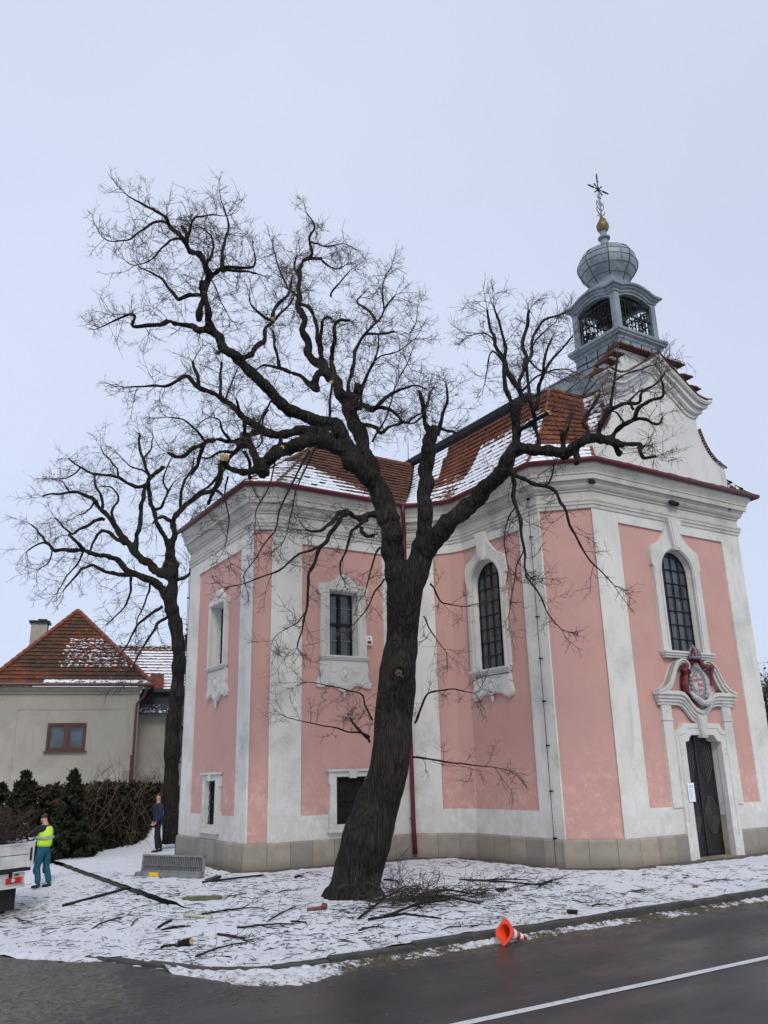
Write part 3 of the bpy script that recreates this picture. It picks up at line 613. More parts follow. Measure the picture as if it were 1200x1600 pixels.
for k in range(12): a = k*pi/6; q.sphere(f.P(18.48+.175*cos(a), 4.945, .16+.175*sin(a)), .032, 6)
for a in (0, pi/3, 2*pi/3):
    q.tube([f.P(18.48+cos(a)*.17*cos(t), 4.93+.23*sin(t), .16+sin(a)*.17*cos(t)) for t in [k*pi/8 for k in range(9)]], .02, 6)
q.sphere(f.P(18.48, 5.19, .16), .04, 8); q.build('crown', M['greystone'], arms)
q = MB(); q.sphere(f.P(18.48, 4.97, .16), (.135, .135, .15), 12); q.build('crown_lining', M['crimson'], arms)
# door
door = bpy.data.objects.new('door', None); C.objects.link(door); door.location = f.P(18.5, 0, -.4); attach(door, church)
q = MB()
for i in range(len(oD)):
    a, b = oD[i], oD[(i+1) % len(oD)]; q.add([f.P(*a, -.09), f.P(*b, -.09), f.P(*b, -.45), f.P(*a, -.45)], [(0, 1, 2, 3)], [a, b, b, a])
q.build('reveal', M['stucco'], door)
q = MB(); q.plate(f, rect(19.20, 19.30, -.02, 1.0), -.4, -.095); q.box(f, 17.7, 19.35, -.15, .05, -.5, .14); q.build('doorstep', M['stone'], door)
f = Fr((0, 14.30, 0), (1, 0, 0), (0, -1, 0))
for s_, u0, u1 in ((-1, 17.83, 18.52), (1, 18.53, 19.22)):
    q = MB(); q.box(f, u0, u1, .06, 2.96, -.46, -.40); uc = (u0+u1)/2; n1 = -.375
    for z0, z1 in ((.12, .42), (.48, 1.46), (1.54, 1.70), (1.76, 2.78)):
        q.plate(f, rect(u0+.03, u1-.03, z0, z1), -.41, -.385, [rect(u0+.09, u1-.09, z0+.05, z1-.05)])
    leaf = q.build('door_leaf', M['doorwood'], door); q = MB()
    for zc in (1.0,):          # lozenge
        for k in range(6):
            r = .09*(k+1)
            for sg in (-1, 1):
                for e in (-1, 1):
                    x1 = min(r*.62, .26); z_at = r-(x1/.62 if x1 < r*.62 else r) if x1 < r*.62 else 0
                    p1 = f.P(uc, zc+e*min(r, .46), -.39) if r <= .46 else None
                    a_ = (0, r); b_ = (r*.62, 0)
                    if b_[0] > .26: b_ = (.26, r-.26/.62)
                    if a_[1] > .46: a_ = ((r-.46)*.62, .46)
                    if b_[1] < a_[1]: q.tube([f.P(uc+sg*a_[0], zc+e*a_[1], -.392), f.P(uc+sg*b_[0], zc+e*b_[1], -.388)], .015, 4)
    q.build('door_moulding', M['doormould'], leaf); q = MB()
    for k in range(9):         # chevrons
        z = 1.80+k*.13
        for sg in (-1, 1):
            zz = z+.26/.62 if True else z
            a_ = (0, z); b_ = (.26, z+.40)
            if b_[1] > 2.74: t_ = (2.74-z)/.40; b_ = (.26*t_, 2.74)
            if z < 2.72: q.tube([f.P(uc+sg*a_[0], a_[1], -.392), f.P(uc+sg*b_[0], b_[1], -.388)], .015, 4)
    q.build('door_moulding', M['doormould'], leaf)
q = MB(); q.box(f, 18.50, 18.55, .06, 2.9, -.41, -.365); q.box(f, 18.42, 18.45, 1.0, 1.16, -.39, -.36); q.build('door_astragal', M['doorwood'], door)
f = fFA; nb = MB(); nb.plate(f, rect(17.66, 17.90, 1.36, 1.80), .095, .10); nb.plate(f, rect(17.675, 17.885, 1.375, 1.785), .1, .103)
o = nb.build('notice', M['paper'], loc=(17.78, 14.35, 1.36)); tag(o, 'white paper notice pinned up beside the dark church door', 'notice')
q = MB()
for z in (1.73, 1.70): q.box(f, 17.70, 17.86, z-.006, z+.006, .1035, .106)
for k in range(9): q.box(f, 17.70, 17.70+.16*random.uniform(.6, 1), 1.64-k*.027-.003, 1.64-k*.027+.003, .1035, .105)
q.build('notice_print', M['greystone'], o)
# alarm box
ab = MB(); ab.bbox(fF2.P(12.01, 5.76, -.0), (.2, .1, .27), None, .02); al = ab.build('alarm_box', M['conewhite'], loc=fF2.P(12.01, 5.76, 0)); tag(al, 'small white alarm box with a red label on the pink wall', 'alarm box')
q = MB(); q.box(fF2, 11.945, 12.075, 5.67, 5.75, .05, .056); q.build('alarm_label', M['crimson'], al); q = MB(); q.lathe(fF2.P(12.01, 5.82, .05), [(0, .02), (.015, .02)], 10, R3=Matrix.Rotation(pi/2, 3, 'X')); q.build('alarm_lamp', M['iron'], al)
# holes and a nest in the cornice of the facade
for u, z, r in ((15.40, 9.28, .07), (20.95, 9.33, .05)):
    q = MB(); q.sphere(fFA.P(u, z, .13), (r*1.9, .06, r), 10); q.build('cornice_hole', M['dark'], church)
q = MB()
for u, z, r in ((18.47, 9.17, .085), (18.62, 9.16, .07)): q.sphere(fFA.P(u, z, .13), (r*1.9, .06, r), 10)
for k in range(26): u = 18.5+random.uniform(-.2, .2); q.tube([fFA.P(u, 9.15+random.uniform(-.04, .05), .17), fFA.P(u+random.uniform(-.1, .1), 9.13+random.uniform(-.06, .07), .21)], .008, 4)
q.build('cornice_hole', M['dark'], church)

# --- roofs --------------------------------------------------------------------------
def roof_patch(mb, bl, br, tl, tr, rows, tw=.19, flare=0., th=.05, snow=None, ni=0):
    bl, br, tl, tr = map(V, (bl, br, tl, tr))
    def pt(a, s):
        b = bl.lerp(br, a); t = tl.lerp(tr, a); h = s+flare*sin(pi*s); return V((b.x+(t.x-b.x)*h, b.y+(t.y-b.y)*h, b.z+(t.z-b.z)*s))
    nrm = (br-bl).cross(tl-bl)
    if nrm.length < .01: nrm = (br-bl).cross(tr-bl)
    nrm.normalize()
    if nrm.z < 0: nrm = -nrm
    for i in range(rows):
        s0, s1 = i/rows, (i+1)/rows; w = max((pt(1, s0)-pt(0, s0)).length, (pt(1, s1)-pt(0, s1)).length, .1); k = max(1, round(w/tw))
        for j in range(k):
            a0, a1 = j/k, (j+1)/k; jit = random.uniform(-.012, .012); lift = nrm*(th+jit); dn = (pt((a0+a1)/2, s0)-pt((a0+a1)/2, s1)).normalized()*.035
            A, B, Cc, D = pt(a0, s0)+lift, pt(a1, s0)+lift, pt(a1, s1)+nrm*.005, pt(a0, s1)+nrm*.005; Mi = (A+B)/2+dn
            A2, B2, M2 = A-nrm*(th+.01), B-nrm*(th+.01), Mi-nrm*(th+.01)
            sv = snow(pt((a0+a1)/2, (s0+s1)/2), (a0+a1)/2, (s0+s1)/2) if snow else 0
            mb.add([A, Mi, B, Cc, D, A2, M2, B2, A, Mi, B], [(0, 1, 2, 3, 4), (5, 6, 9, 8), (6, 7, 10, 9)], [(j+i*.37+.5+ni*91, i+.5)]*11, [sv*.9, sv*.8, sv*.9, sv, sv]+([sv*.8]*6 if sv >= .9 and random.random() < .72 else [-1]*6))
ZE = 9.86
E3 = lambda i, z=ZE: V((OW[i][0], OW[i][1], z))
TA = V((11.7, 22.75, 12.55)); TB = V((15.60, 22.75, 12.55))
def sn_transept(p, a, s):      # a snow bank low on the slope, wider to the left
    edge = .52-.62*a; n = nf(p.x, p.y, p.z, 1.3)*.12
    return sm((edge+n-s)/.09*.5+.5)
roof = bpy.data.objects.new('roof', None); C.objects.link(roof); roof.location = (16, 18, 9.8); attach(roof, church)
r1 = MB()
roof_patch(r1, E3(2), E3(3), TA, TB, 15, snow=sn_transept)
roof_patch(r1, E3(1), E3(2), TA, TA+V((.02, 0, 0)), 15, snow=lambda p, a, s: 1 if s < .55 else .3, ni=1)
roof_patch(r1, E3(0), E3(1), TA, TA+V((0, -.02, 0)), 15, snow=lambda p, a, s: .5, ni=2)
roof_patch(r1, (22.4, 25.7, ZE), E3(0), V((15.6, 22.75, 12.55)), TA, 12, tw=.4, snow=lambda p, a, s: .7, ni=3)
r1.build('transept_roof', M['tile_old'], roof)
r2 = MB(); NT0, NT1 = V((15.55, 22.6, 12.5)), V((15.55, 18.5, 12.5)); NT2 = V((15.57, 15.73, 12.5)); NT3 = V((16.82, 15.70, 12.5)); NT4 = V((17.05, 14.72, 12.5))
ti = [NT0, NT0.lerp(NT1, .45), NT0.lerp(NT1, .75), NT1]
for k in range(3):
    def sn_c(p, a, s, k=k):
        g = (k+a)/3; v = 1.0 if (g < .22+.18*s and s > .0) else 0; 
        if s < .30: v = max(v, .62+.25*nf(p.x, p.y, p.z, 2))
        elif s < .42: v = max(v, .36)
        return v
    roof_patch(r2, E3(3+k), E3(4+k), ti[k], ti[k+1], 15, snow=sn_c, flare=.10, ni=4+k)
def sn_n(p, a, s):             # a: 0 at the valley, 1 at the front chamfer
    top = .64+.08*a+nf(p.x, p.y, p.z, 1.5)*.05
    return 1.0 if s < top else (.52 if s < top+.07 else .02)
roof_patch(r2, E3(6), E3(7), NT1, NT2, 15, snow=sn_n, flare=.13, ni=8)
roof_patch(r2, E3(7), E3(8), NT2, NT3, 15, snow=lambda p, a, s: .95 if s < .26 else .0, flare=.13, ni=9)
roof_patch(r2, E3(8), V((15.72, 14.70, 9.95)), NT3, NT4, 15, snow=lambda p, a, s: .62 if s > .3 else .9, flare=.13, ni=10)
m_ = lambda p: V((2*XC-p.x, p.y, p.z))
roof_patch(r2, V((22.8, 15.4, ZE)), V((22.8, 25.7, ZE)), m_(NT2), m_(NT0), 12, tw=.4, snow=lambda p, a, s: .5, flare=.13, ni=11)
roof_patch(r2, V((21.95, 14.1, ZE)), V((22.8, 15.4, ZE)), m_(NT3), m_(NT2), 12, tw=.3, snow=lambda p, a, s: .5, flare=.13, ni=12)
roof_patch(r2, V((21.1, 14.70, 9.95)), V((21.95, 14.1, ZE)), m_(NT4), m_(NT3), 12, tw=.3, snow=lambda p, a, s: .5, flare=.13, ni=13)
roof_patch(r2, V((OW[8][0], 14.08, ZE)), V((21.95, 14.08, ZE)), V((15.62, 14.44, 9.98)), V((21.6, 14.44, 9.98)), 2, tw=.2, snow=lambda p, a, s: .35, ni=14)
r2.build('nave_roof', M['tile_nave'], roof)
# upper, flatter roof with an eaves band, coloured black as its overhang's shade
r3 = MB(); ring = [NT0+V((0, .4, 0)), NT1, NT2, NT3, NT4, m_(NT4), m_(NT3), m_(NT2), m_(NT0)+V((0, .4, 0))]
rp = [(p.x, p.y) for p in ring[:3]]
r3.sweep([(NT0.x, 23.2), (NT2.x, NT2.y+.9)], [(-.05, 12.42), (.04, 12.46), (.10, 12.60), (.12, 12.76), (.06, 12.82), (-.3, 12.86)])
r3.build('eaves_shade_band', M['iron'], roof)
r4 = MB(); v_ = [V((15.5, 23.3, 12.80)), V((15.5, 16.6, 12.80)), V((21.36, 16.6, 12.80)), V((21.36, 23.3, 12.80)), V((XC, 22.6, 13.0)), V((XC, 16.6, 13.0))]
r4.add(v_, [(0, 1, 5, 4), (3, 4, 5, 2), (0, 4, 3)], None, 1.0); r4.build('upper_roof', M['slate'], roof)
# ridge and hip tiles
rt = MB()
def ridge(a, b, r=.075, step=.36):
    a, b = V(a), V(b); L = (b-a).length; n = int(L/step)
    for i in range(n):
        p, q = a.lerp(b, i/n), a.lerp(b, (i+1.12)/n if i < n-1 else 1); rt.tube([p, q], [r*1.08, r*.88], 8)
ridge(TA, TB); rt.build('ridge_tiles', M['terracotta'], roof, True); rt = MB(); ridge(E3(2)+V((0, 0, .02)), TA, .05); ridge(E3(1)+V((0, 0, .02)), TA, .05); ridge(E3(0)+V((0, 0, .02)), TA, .05)
rt.build('hip_tiles', M['tile_hip'], roof, True); rt = MB()
def curve_pt(b, t, s, fl=.13): h = s+fl*sin(pi*s); return V((b.x+(t.x-b.x)*h, b.y+(t.y-b.y)*h, b.z+(t.z-b.z)*s+.05))
for i, tp in ((7, NT2), (8, NT3)):
    for k in range(6): ridge(curve_pt(E3(i), tp, k/6), curve_pt(E3(i), tp, (k+1)/6), .042, .3)
ridge(NT2+V((0, 0, .04)), NT3+V((0, 0, .04)), .04); ridge(NT3+V((0, 0, .04)), NT4+V((0, 0, .04)), .04)
rt.build('hip_tiles', M['terracotta'], roof, True)

# --- gable -----------------------------------------------------------------------
gable = bpy.data.objects.new('gable', None); C.objects.link(gable); gable.location = (XC, 14.45, 9.8); attach(gable, church)
fG = Fr((XC, 14.45, 0), (1, 0, 0), (0, -1, 0)); gb = MB()
def smooth_curve(P, n=4):
    out = []
    for i in range(len(P)-1):
        p0, p1, p2, p3 = [V(P[max(0, min(len(P)-1, k))]) for k in (i-1, i, i+1, i+2)]
        for j in range(n):
            t = j/n; out.append(tuple(.5*((2*p1)+(p2-p0)*t+(2*p0-5*p1+4*p2-p3)*t*t+(3*p1-p0-3*p2+p3)*t**3)))
    return out+[tuple(P[-1])]
side = [(2.82, 9.75), (2.82, 10.66)]+smooth_curve([(2.80, 10.70), (2.55, 10.80), (2.26, 10.98), (2.02, 11.27), (1.87, 11.60), (1.81, 11.90), (1.82, 12.2)])
ctop = smooth_curve([(2.16, 12.65), (1.85, 12.60), (1.52, 12.66), (1.15, 12.88), (.74, 13.15), (.45, 13.32), (.22, 13.50), (.0, 13.68)])
body = side+[(1.82, 12.3)]+[(min(a, 1.80), b-.15) for a, b in ctop if a < 1.8]
gb.plate(fG, mirror(0, body)[::-1], -.25, 0, back=True)
gb.build('gable_wall', M['white2'], gable)
gc = MB()
for h, n1 in ((.50, .05), (.40, .12), (.37, .15), (.23, .27), (.10, .36), (.06, .38)):
    k = (1.80+n1)/2.16; top_ = [(a*k, b) for a, b in ctop]; low = [(a*k, b-h) for a, b in ctop]
    gc.plate(fG, [(-a, b) for a, b in low]+[(a, b) for a, b in low[::-1][1:]]+top_+[(-a, b) for a, b in top_[::-1][1:]], -.22, n1)
gc.build('gable_cornice', M['stucco'], gable)
fS = Fr((XC, 14.28, 0), (1, 0, 0), (0, -1, 0)); gs = MB(); gtile = MB()
steps = [(1.30, 13.72), (1.58, 13.38), (1.90, 13.06)]
gs.plate(fS, [(-1.9, 12.5), (1.9, 12.5), (1.9, 13.04), (1.58, 13.04), (1.58, 13.36), (1.30, 13.36), (1.30, 13.70), (-1.30, 13.70), (-1.30, 13.36), (-1.58, 13.36), (-1.58, 13.04), (-1.9, 13.04)], -.40, -.20, back=True)
gs.build('stepped_parapet', M['white2'], gable)
def cap(u0, u1, z):
    n = max(1, round(abs(u1-u0)/.17))
    for i in range(n):
        a, b = u0+(u1-u0)*i/n, u0+(u1-u0)*(i+1)/n; jz = random.uniform(0, .02); jn = random.uniform(-.02, .02)
        gtile.add([fS.P(a, z+.0+jz, .05+jn), fS.P(b, z+jz, .05+jn), fS.P(b, z+.10+jz, -.2), fS.P(a, z+.10+jz, -.2), fS.P(a, z-.04+jz, .05+jn), fS.P(b, z-.04+jz, .05+jn), fS.P(a, z+.0+jz, -.50), fS.P(b, z+jz, -.50), fS.P(a, z-.05+jz, -.5), fS.P(b, z-.05+jz, -.5)], [(0, 1, 2, 3), (0, 4, 5, 1), (3, 2, 7, 6), (6, 7, 9, 8), (4, 8, 9, 5), (0, 3, 6, 8, 4), (1, 5, 9, 7, 2)])
cap(-1.38, 1.38, 13.74)
for s_ in (-1, 1): cap(s_*1.26, s_*1.66, 13.40); cap(s_*1.55, s_*1.98, 13.08); cap(s_*1.86, s_*2.22, 12.70)
# tiles following the cornice curve and the swept shoulders
for s_ in (-1, 1):
    for i in range(len(ctop)-1):
        (a, b), (c_, d) = ctop[i], ctop[i+1]; a, c_ = s_*a, s_*c_; e = .03+random.uniform(0, .015)
        gtile.add([fG.P(a, b+.012, .40), fG.P(c_, d+.012, .40), fG.P(c_, d+e+.03, .05), fG.P(a, b+e+.03, .05), fG.P(a, b+e+.02, .41), fG.P(c_, d+e+.02, .41)], [(0, 1, 5, 4), (4, 5, 2, 3)])
    gtile2 = MB(); sh = side[1:-6]
    for i in range(len(sh)-1):
        (a, b), (c_, d) = sh[i], sh[i+1]
        if abs(a-c_)+abs(b-d) > .01:
            j = random.uniform(.0, .02); gtile2.add([fG.P(s_*(a+.05+j), b+.06+j, .06), fG.P(s_*(c_+.05+j), d+.06, .06), fG.P(s_*(c_+.05), d+.06, -.3), fG.P(s_*(a+.05), b+.06+j, -.3), fG.P(s_*(a-.01), b+.01, .06), fG.P(s_*(c_-.01), d+.01, .06)], [(0, 1, 2, 3), (0, 4, 5, 1)])
    gtile2.build('shoulder_tiles', M['coping'], gable)
gtile.build('coping_tiles', M['coping'], gable)
for u0 in (2.60, -2.80):
    q = MB(); q.box(fG, u0, u0+.2, 10.05, 10.66, 0, .02); q.box(fG, u0+.03, u0+.07, 10.1, 10.6, .02, .04); q.box(fG, u0+.13, u0+.17, 10.1, 10.6, .02, .04); q.build('gable_pedestal', M['white2'], gable)

# --- turret ------------------------------------------------------------------------
tx, ty = XC, 15.55
tur = bpy.data.objects.new('bell_turret', None); C.objects.link(tur); tur.location = (tx, ty, 12.5); attach(tur, church)
def sqring(mb, prof, cx=tx, cy=ty): mb.sweep([(cx-1, cy+1), (cx-1, cy-1), (cx+1, cy-1), (cx+1, cy+1)], [(r-1, z) for r, z in prof], closed=True)
q = MB(); sqring(q, [(.90, 12.3), (.90, 14.20), (.93, 14.24), (.95, 14.30), (1.02, 14.36), (1.02, 14.40), (1.06, 14.44), (1.06, 14.52), (1.02, 14.56), (.6, 14.60)]); q.add([(tx-.7, ty-.7, 14.59), (tx+.7, ty-.7, 14.59), (tx+.7, ty+.7, 14.59), (tx-.7, ty+.7, 14.59)], [(0, 1, 2, 3)])
q.build('turret_base', M['zinc'], tur)
# the swept metal skirt down to the tiles
q = MB(); x0, x1, y0, y1 = tx-.9, tx+.9, ty-.9, ty+.9
A = [V((x0, y1, 13.9)), V((x0, ty+.1, 13.75)), V((x0, y0+.05, 13.6))]; B = [V((15.52, 17.6, 12.72)), V((15.55, 15.75, 12.56)), V((16.82, 15.68, 12.56)), V((17.02, 14.72, 12.56))]
q.add([A[0], A[1], A[2], B[0], B[1], B[2], B[3], V((XC, 18.9, 12.95))], [(0, 3, 4, 1), (1, 4, 5, 2), (2, 5, 6), (0, 7, 3)])
mm = [m_(p) for p in A+B]; q.add(mm, [(1, 4, 3, 0), (2, 5, 4, 1), (6, 5, 2)])
q.build('skirt_roof', M['zinc'], tur)
q = MB()
for a, b in ((A[1], B[1]), (A[2], B[2]), (A[1], B[2]), (A[0], B[1]), (A[1].lerp(A[2], .5), B[1].lerp(B[2], .5)), (B[1], B[2]), (B[2], B[3])): q.tube([a+V((-.01, -.01, .02)), b+V((-.01, -.01, .02))], .018, 5)
for s_ in (-1, 1):       # seams of the shaft
    for k in (-.45, 0, .45):
        q.tube([(tx-.905, ty+k, 13.5), (tx-.905, ty+k, 14.2)], .013, 4); q.tube([(tx+k, ty-.905, 13.5), (tx+k, ty-.905, 14.2)], .013, 4)
sqring(q, [(.905, 13.98), (.917, 13.99), (.917, 14.01), (.905, 14.02)]); q.build('sheet_seams', M['seam'], tur)
for sx in (-1, 1):
    for sy in (-1, 1):
        q = MB(); cx_, cy_ = tx+sx*.787, ty+sy*.787; q.bbox((cx_, cy_, 15.34), (.20, .20, 1.54), None, .015); q.bbox((cx_, cy_, 14.62), (.24, .24, .07)); q.build('turret_pillar', M['zinc'], tur)
for k, (ax, ay, nx, ny) in enumerate(((1, 0, 0, -1), (0, 1, -1, 0), (1, 0, 0, 1), (0, 1, 1, 0))):
    q = MB(); fr = Fr((tx+nx*.80, ty+ny*.80, 0), (ax, ay, 0), (nx, ny, 0)); rnd = random.Random(5+k)
    for u in [i*.136-.68 for i in range(11)]: q.tube([fr.P(u, 14.6, 0), fr.P(u+rnd.uniform(-.02, .02), 15.1, 0), fr.P(u, 15.75, 0)], .013, 4)
    for z in (14.66, 15.18, 15.66): q.box(fr, -.68, .68, z-.02, z+.02, -.015, .015)
    for i in range(46):
        cu, cz, r = rnd.uniform(-.6, .6), rnd.uniform(14.72, 15.62), rnd.uniform(.05, .12); a0 = rnd.uniform(0, 6.28); sg = rnd.choice((-1, 1))
        q.tube([fr.P(cu+r*(1-t*.09)*cos(a0+sg*t*.7), cz+r*(1-t*.09)*sin(a0+sg*t*.7), rnd.uniform(-.02, .03)) for t in range(9)], .013, 4, False)
    for i in range(26): q.sphere(fr.P(rnd.uniform(-.6, .6), rnd.uniform(14.7, 15.66), 0), (.035, .02, .045), 5)
    q.build('grille', M['iron'], tur)
    fa = Fr((tx+nx*.88, ty+ny*.88, 0), (ax, ay, 0), (nx, ny, 0))   # spandrel board with a segmental arch
    q = MB(); ar = [(.68-.68*2*i/12, 15.70+.20*sin(pi*i/12)**.8) for i in range(13)]
    q.plate(fa, [(-.88, 15.70), (-.88, 16.02), (.88, 16.02), (.88, 15.70)]+ar, -.16, 0, back=True); q.build('arched_board', M['zinc'], tur)
q = MB()   # cornice: level at the corners, humped in the middle of each side
def cz(t): a = abs(t); return 0 if a > .62 else .17*(cos(a/.62*pi/2))**.8
for nx, ny in ((0, -1), (-1, 0), (0, 1), (1, 0)):
    ux, uy = -ny, nx
    if True:
        prof = [(.88, 15.80), (.92, 15.82), (.93, 15.88), (.98, 15.91), (.99, 15.96), (1.06, 15.98), (1.07, 16.04), (1.03, 16.07)]
        n = 24; vs = []
        for i in range(n+1):
            t = -1+2*i/n
            for r, z in prof: vs.append((tx+nx*r+ux*t*r, ty+ny*r+uy*t*r, z+cz(t)))
        k = len(prof); q.add(vs, [(i*k+j, (i+1)*k+j, (i+1)*k+j+1, i*k+j+1) for i in range(n) for j in range(k-1)])
q.build('turret_cornice', M['zinc'], tur)
q = MB()   # concave little roof up to the dome
for nx, ny in ((0, -1), (-1, 0), (0, 1), (1, 0)):
    ux, uy = -ny, nx; n, mrows = 24, 6; vs = []
    for j in range(mrows+1):
        s_ = j/mrows; r = 1.03+(.46-1.03)*s_; z = 16.07+.68*s_**1.25
        for i in range(n+1): t = -1+2*i/n; vs.append((tx+nx*r+ux*t*r, ty+ny*r+uy*t*r, z+cz(t)*(1-s_)))
    q.add(vs, [(j*(n+1)+i, j*(n+1)+i+1, (j+1)*(n+1)+i+1, (j+1)*(n+1)+i) for j in range(mrows) for i in range(n)])
q.build('lantern_roof', M['zinc'], tur)
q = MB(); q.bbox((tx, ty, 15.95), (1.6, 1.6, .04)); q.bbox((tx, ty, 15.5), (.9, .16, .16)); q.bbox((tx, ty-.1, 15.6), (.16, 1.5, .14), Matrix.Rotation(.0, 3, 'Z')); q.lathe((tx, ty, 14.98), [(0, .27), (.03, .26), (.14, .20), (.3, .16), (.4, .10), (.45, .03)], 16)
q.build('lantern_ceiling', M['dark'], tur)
# onion dome: eight lobes
prof = smooth_curve([(16.50, .50), (16.70, .54), (16.86, .64), (17.06, .78), (17.26, .87), (17.46, .89), (17.64, .83), (17.80, .70), (17.92, .50), (18.00, .30), (18.06, .17), (18.20, .125), (18.50, .115)], 3)
vs = []; K = 48
for z, r in prof:
    for j in range(K):
        w_ = 2*pi*j/K; lob = 1-.055*abs(cos(w_*4+0))**6 if r > .3 else 1
        a8 = (w_+pi/8) % (pi/4)-pi/8; flat = cos(pi/8)/cos(a8); rr = r*(.12+.88*flat/cos(pi/8))*(.975 if r > .3 else 1)*(1+(.05*(1-abs(a8)/(pi/8)) if r > .3 else 0))
        vs.append((tx+rr*cos(w_+pi/8), ty+rr*sin(w_+pi/8), z))
q = MB(); q.add(vs, [(i*K+j, i*K+(j+1) % K, (i+1)*K+(j+1) % K, (i+1)*K+j) for i in range(len(prof)-1) for j in range(K)])
q.lathe((tx, ty, 0), [(18.44, .12), (18.46, .19), (18.50, .20), (18.54, .15), (18.58, .11), (18.66, .10), (18.74, .12)], 16)
q.build('onion_dome', M['zinc'], tur)
q = MB()
for j in range(8):
    w_ = 2*pi*j/8+pi/4; q.tube([(tx+(r*1.045+.004)*cos(w_), ty+(r*1.045+.004)*sin(w_), z) for z, r in prof if r > .14], .017, 5)
for zz in (16.86, 17.12, 17.36, 17.58, 17.78):
    r = [b for a, b in prof if a >= zz-.04][0]; pts = []
    for j in range(K+1): w_ = 2*pi*j/K; a8 = (w_+pi/8) % (pi/4)-pi/8; rr = r*(.12+.88/cos(a8))*.975*(1+.05*(1-abs(a8)/(pi/8)))+.006; pts.append((tx+rr*cos(w_+pi/8), ty+rr*sin(w_+pi/8), zz))
    q.tube(pts, .010, 4, False)
q.build('dome_ribs', M['seam'], tur)
q = MB(); q.lathe((tx, ty, 0), smooth_curve([(18.70, .08), (18.74, .13), (18.80, .17), (18.90, .20), (19.00, .19), (19.12, .13), (19.24, .07), (19.34, .03)], 2), 18); q.build('gilded_ball', M['gold'], tur, True)
cross = bpy.data.objects.new('cross', None); C.objects.link(cross); cross.location = (tx, ty, 19.3); attach(cross, tur)
fC = Fr((tx, ty, 0), (1, 0, 0), (0, -1, 0)); q = MB(); zc = 20.38
q.tube([fC.P(-.02, 19.3, 0), fC.P(-.02, 20.3, 0)], .012, 5); q.tube([fC.P(.03, 19.3, 0), fC.P(.03, 20.3, 0)], .012, 5); q.tube([fC.P(0, 20.3, 0), fC.P(0, 21.0, 0)], .02, 5); q.tube([fC.P(-.46, zc, 0), fC.P(.46, zc, 0)], .018, 5)
for a in (pi/4, 3*pi/4, 5*pi/4, 7*pi/4): q.tube([fC.P(.05*cos(a), zc+.05*sin(a), 0), fC.P(.24*cos(a), zc+.24*sin(a), 0)], [.012, .028], 5)
q.sphere(fC.P(0, zc, 0), (.075, .05, .08), 8)
for dx, dz in ((0, 1), (-1, 0), (1, 0)):
    for t, r in ((.28, .05), (.34, .03), (.40, .045), (.46, .03), (.52, .02)):
        L_ = t*(1.12 if dz else .88); q.sphere(fC.P(dx*L_, zc+dz*L_, 0), (r if dz else r*.8, .03, r*.8 if dz else r), 6)
for s_ in (-1, 1):
    q.tube([fC.P(s_*x, z, 0) for x, z in ((.03, 19.55), (.12, 19.62), (.16, 19.76), (.13, 19.9), (.07, 19.86), (.08, 19.76))], .013, 5)
    q.tube([fC.P(s_*x, z, 0) for x, z in ((.02, 19.35), (.10, 19.4), (.17, 19.5), (.2, 19.62))], [.014, .018, .014, .006], 5); q.tube([fC.P(s_*x, z, 0) for x, z in ((.02, 20.0), (.09, 20.06), (.08, 20.14))], .011, 5); q.tube([fC.P(s_*x, z, 0) for x, z in ((.05, 19.30), (.15, 19.32), (.2, 19.26))], .012, 5)
q.build('ironwork', M['iron'], cross)

# ================================================================== ground, road, kerbs
KX = [2.2, 3.05, 3.45, 3.72, 4.30, 4.95, 5.70, 7.0, 40]; KY = [16.5, 14.1, 13.0, 12.3, 11.2, 10.72, 10.60, 10.58, 10.58]
def interp(x, X, Y):
    if x <= X[0]: return Y[0]
    for i in range(len(X)-1):
        if x <= X[i+1]: return Y[i]+(Y[i+1]-Y[i])*(x-X[i])/(X[i+1]-X[i])
    return Y[-1]
def kerb_y(x): return interp(x, KX, KY)
IK = 5.55
def gz(x, y):
    base = 1.7*sm(((x*_H.x+y*_H.y)-31.5)/4.5)*sm((16-x)/6)
    if x >= IK: 
        z = -.05*sm((13.5-y)/3)
        if y < 17: z -= .06*sm((7.5-x)/2)*sm((17-y)/3)
        return z+base
    s = sm((y-15.3)/2.0); zl = .17+.25*sm((y-12)/10)
    d = sm((IK-x)/2.3); e = .06*sm((17-y)/3)+.05*sm((13.5-y)/3)
    return -(.10*s)-e*(1-s)-(zl-(.10*s)-e*(1-s))*d+base
def road_z(x, y): return -.17-(.28*sm((y-12)/10)+.05*sm((y-12.5)/1.5))*sm((6-x)/2)
g = MB(); g.add([(-400, -300, -1.2), (600, -300, -1.2), (600, 900, -1.2), (-400, 900, -1.2)], [(0, 1, 2, 3)]); o = kind(g.build('ground', M['snow']), 'structure')
road = MB(); xs = [-30+i*1.0 for i in range(30)]+[i*.5 for i in range(40)]+[20+i*4 for i in range(15)]; ys = [-12+i*1.5 for i in range(12)]+[6+i*.5 for i in range(44)]+[28+i for i in range(12)]
vs = [(x, y, road_z(x, y)+nf(x, y, 0, .3)*.01) for y in ys for x in xs]; nx = len(xs)
sn = [max(0, min(1, 1.0-abs(y-kerb_y(x))/.9)) if x > 3 else max(0, min(1, 1.15-abs(x-2.2)/3.4))*sm((y-9.0)/2.2) for y in ys for x in xs]
road.add(vs, [(j*nx+i, j*nx+i+1, (j+1)*nx+i+1, (j+1)*nx+i) for j in range(len(ys)-1) for i in range(nx-1)], None, sn)
kind(road.build('road', M['asphalt'], None, True), 'structure')
mk_ = MB()
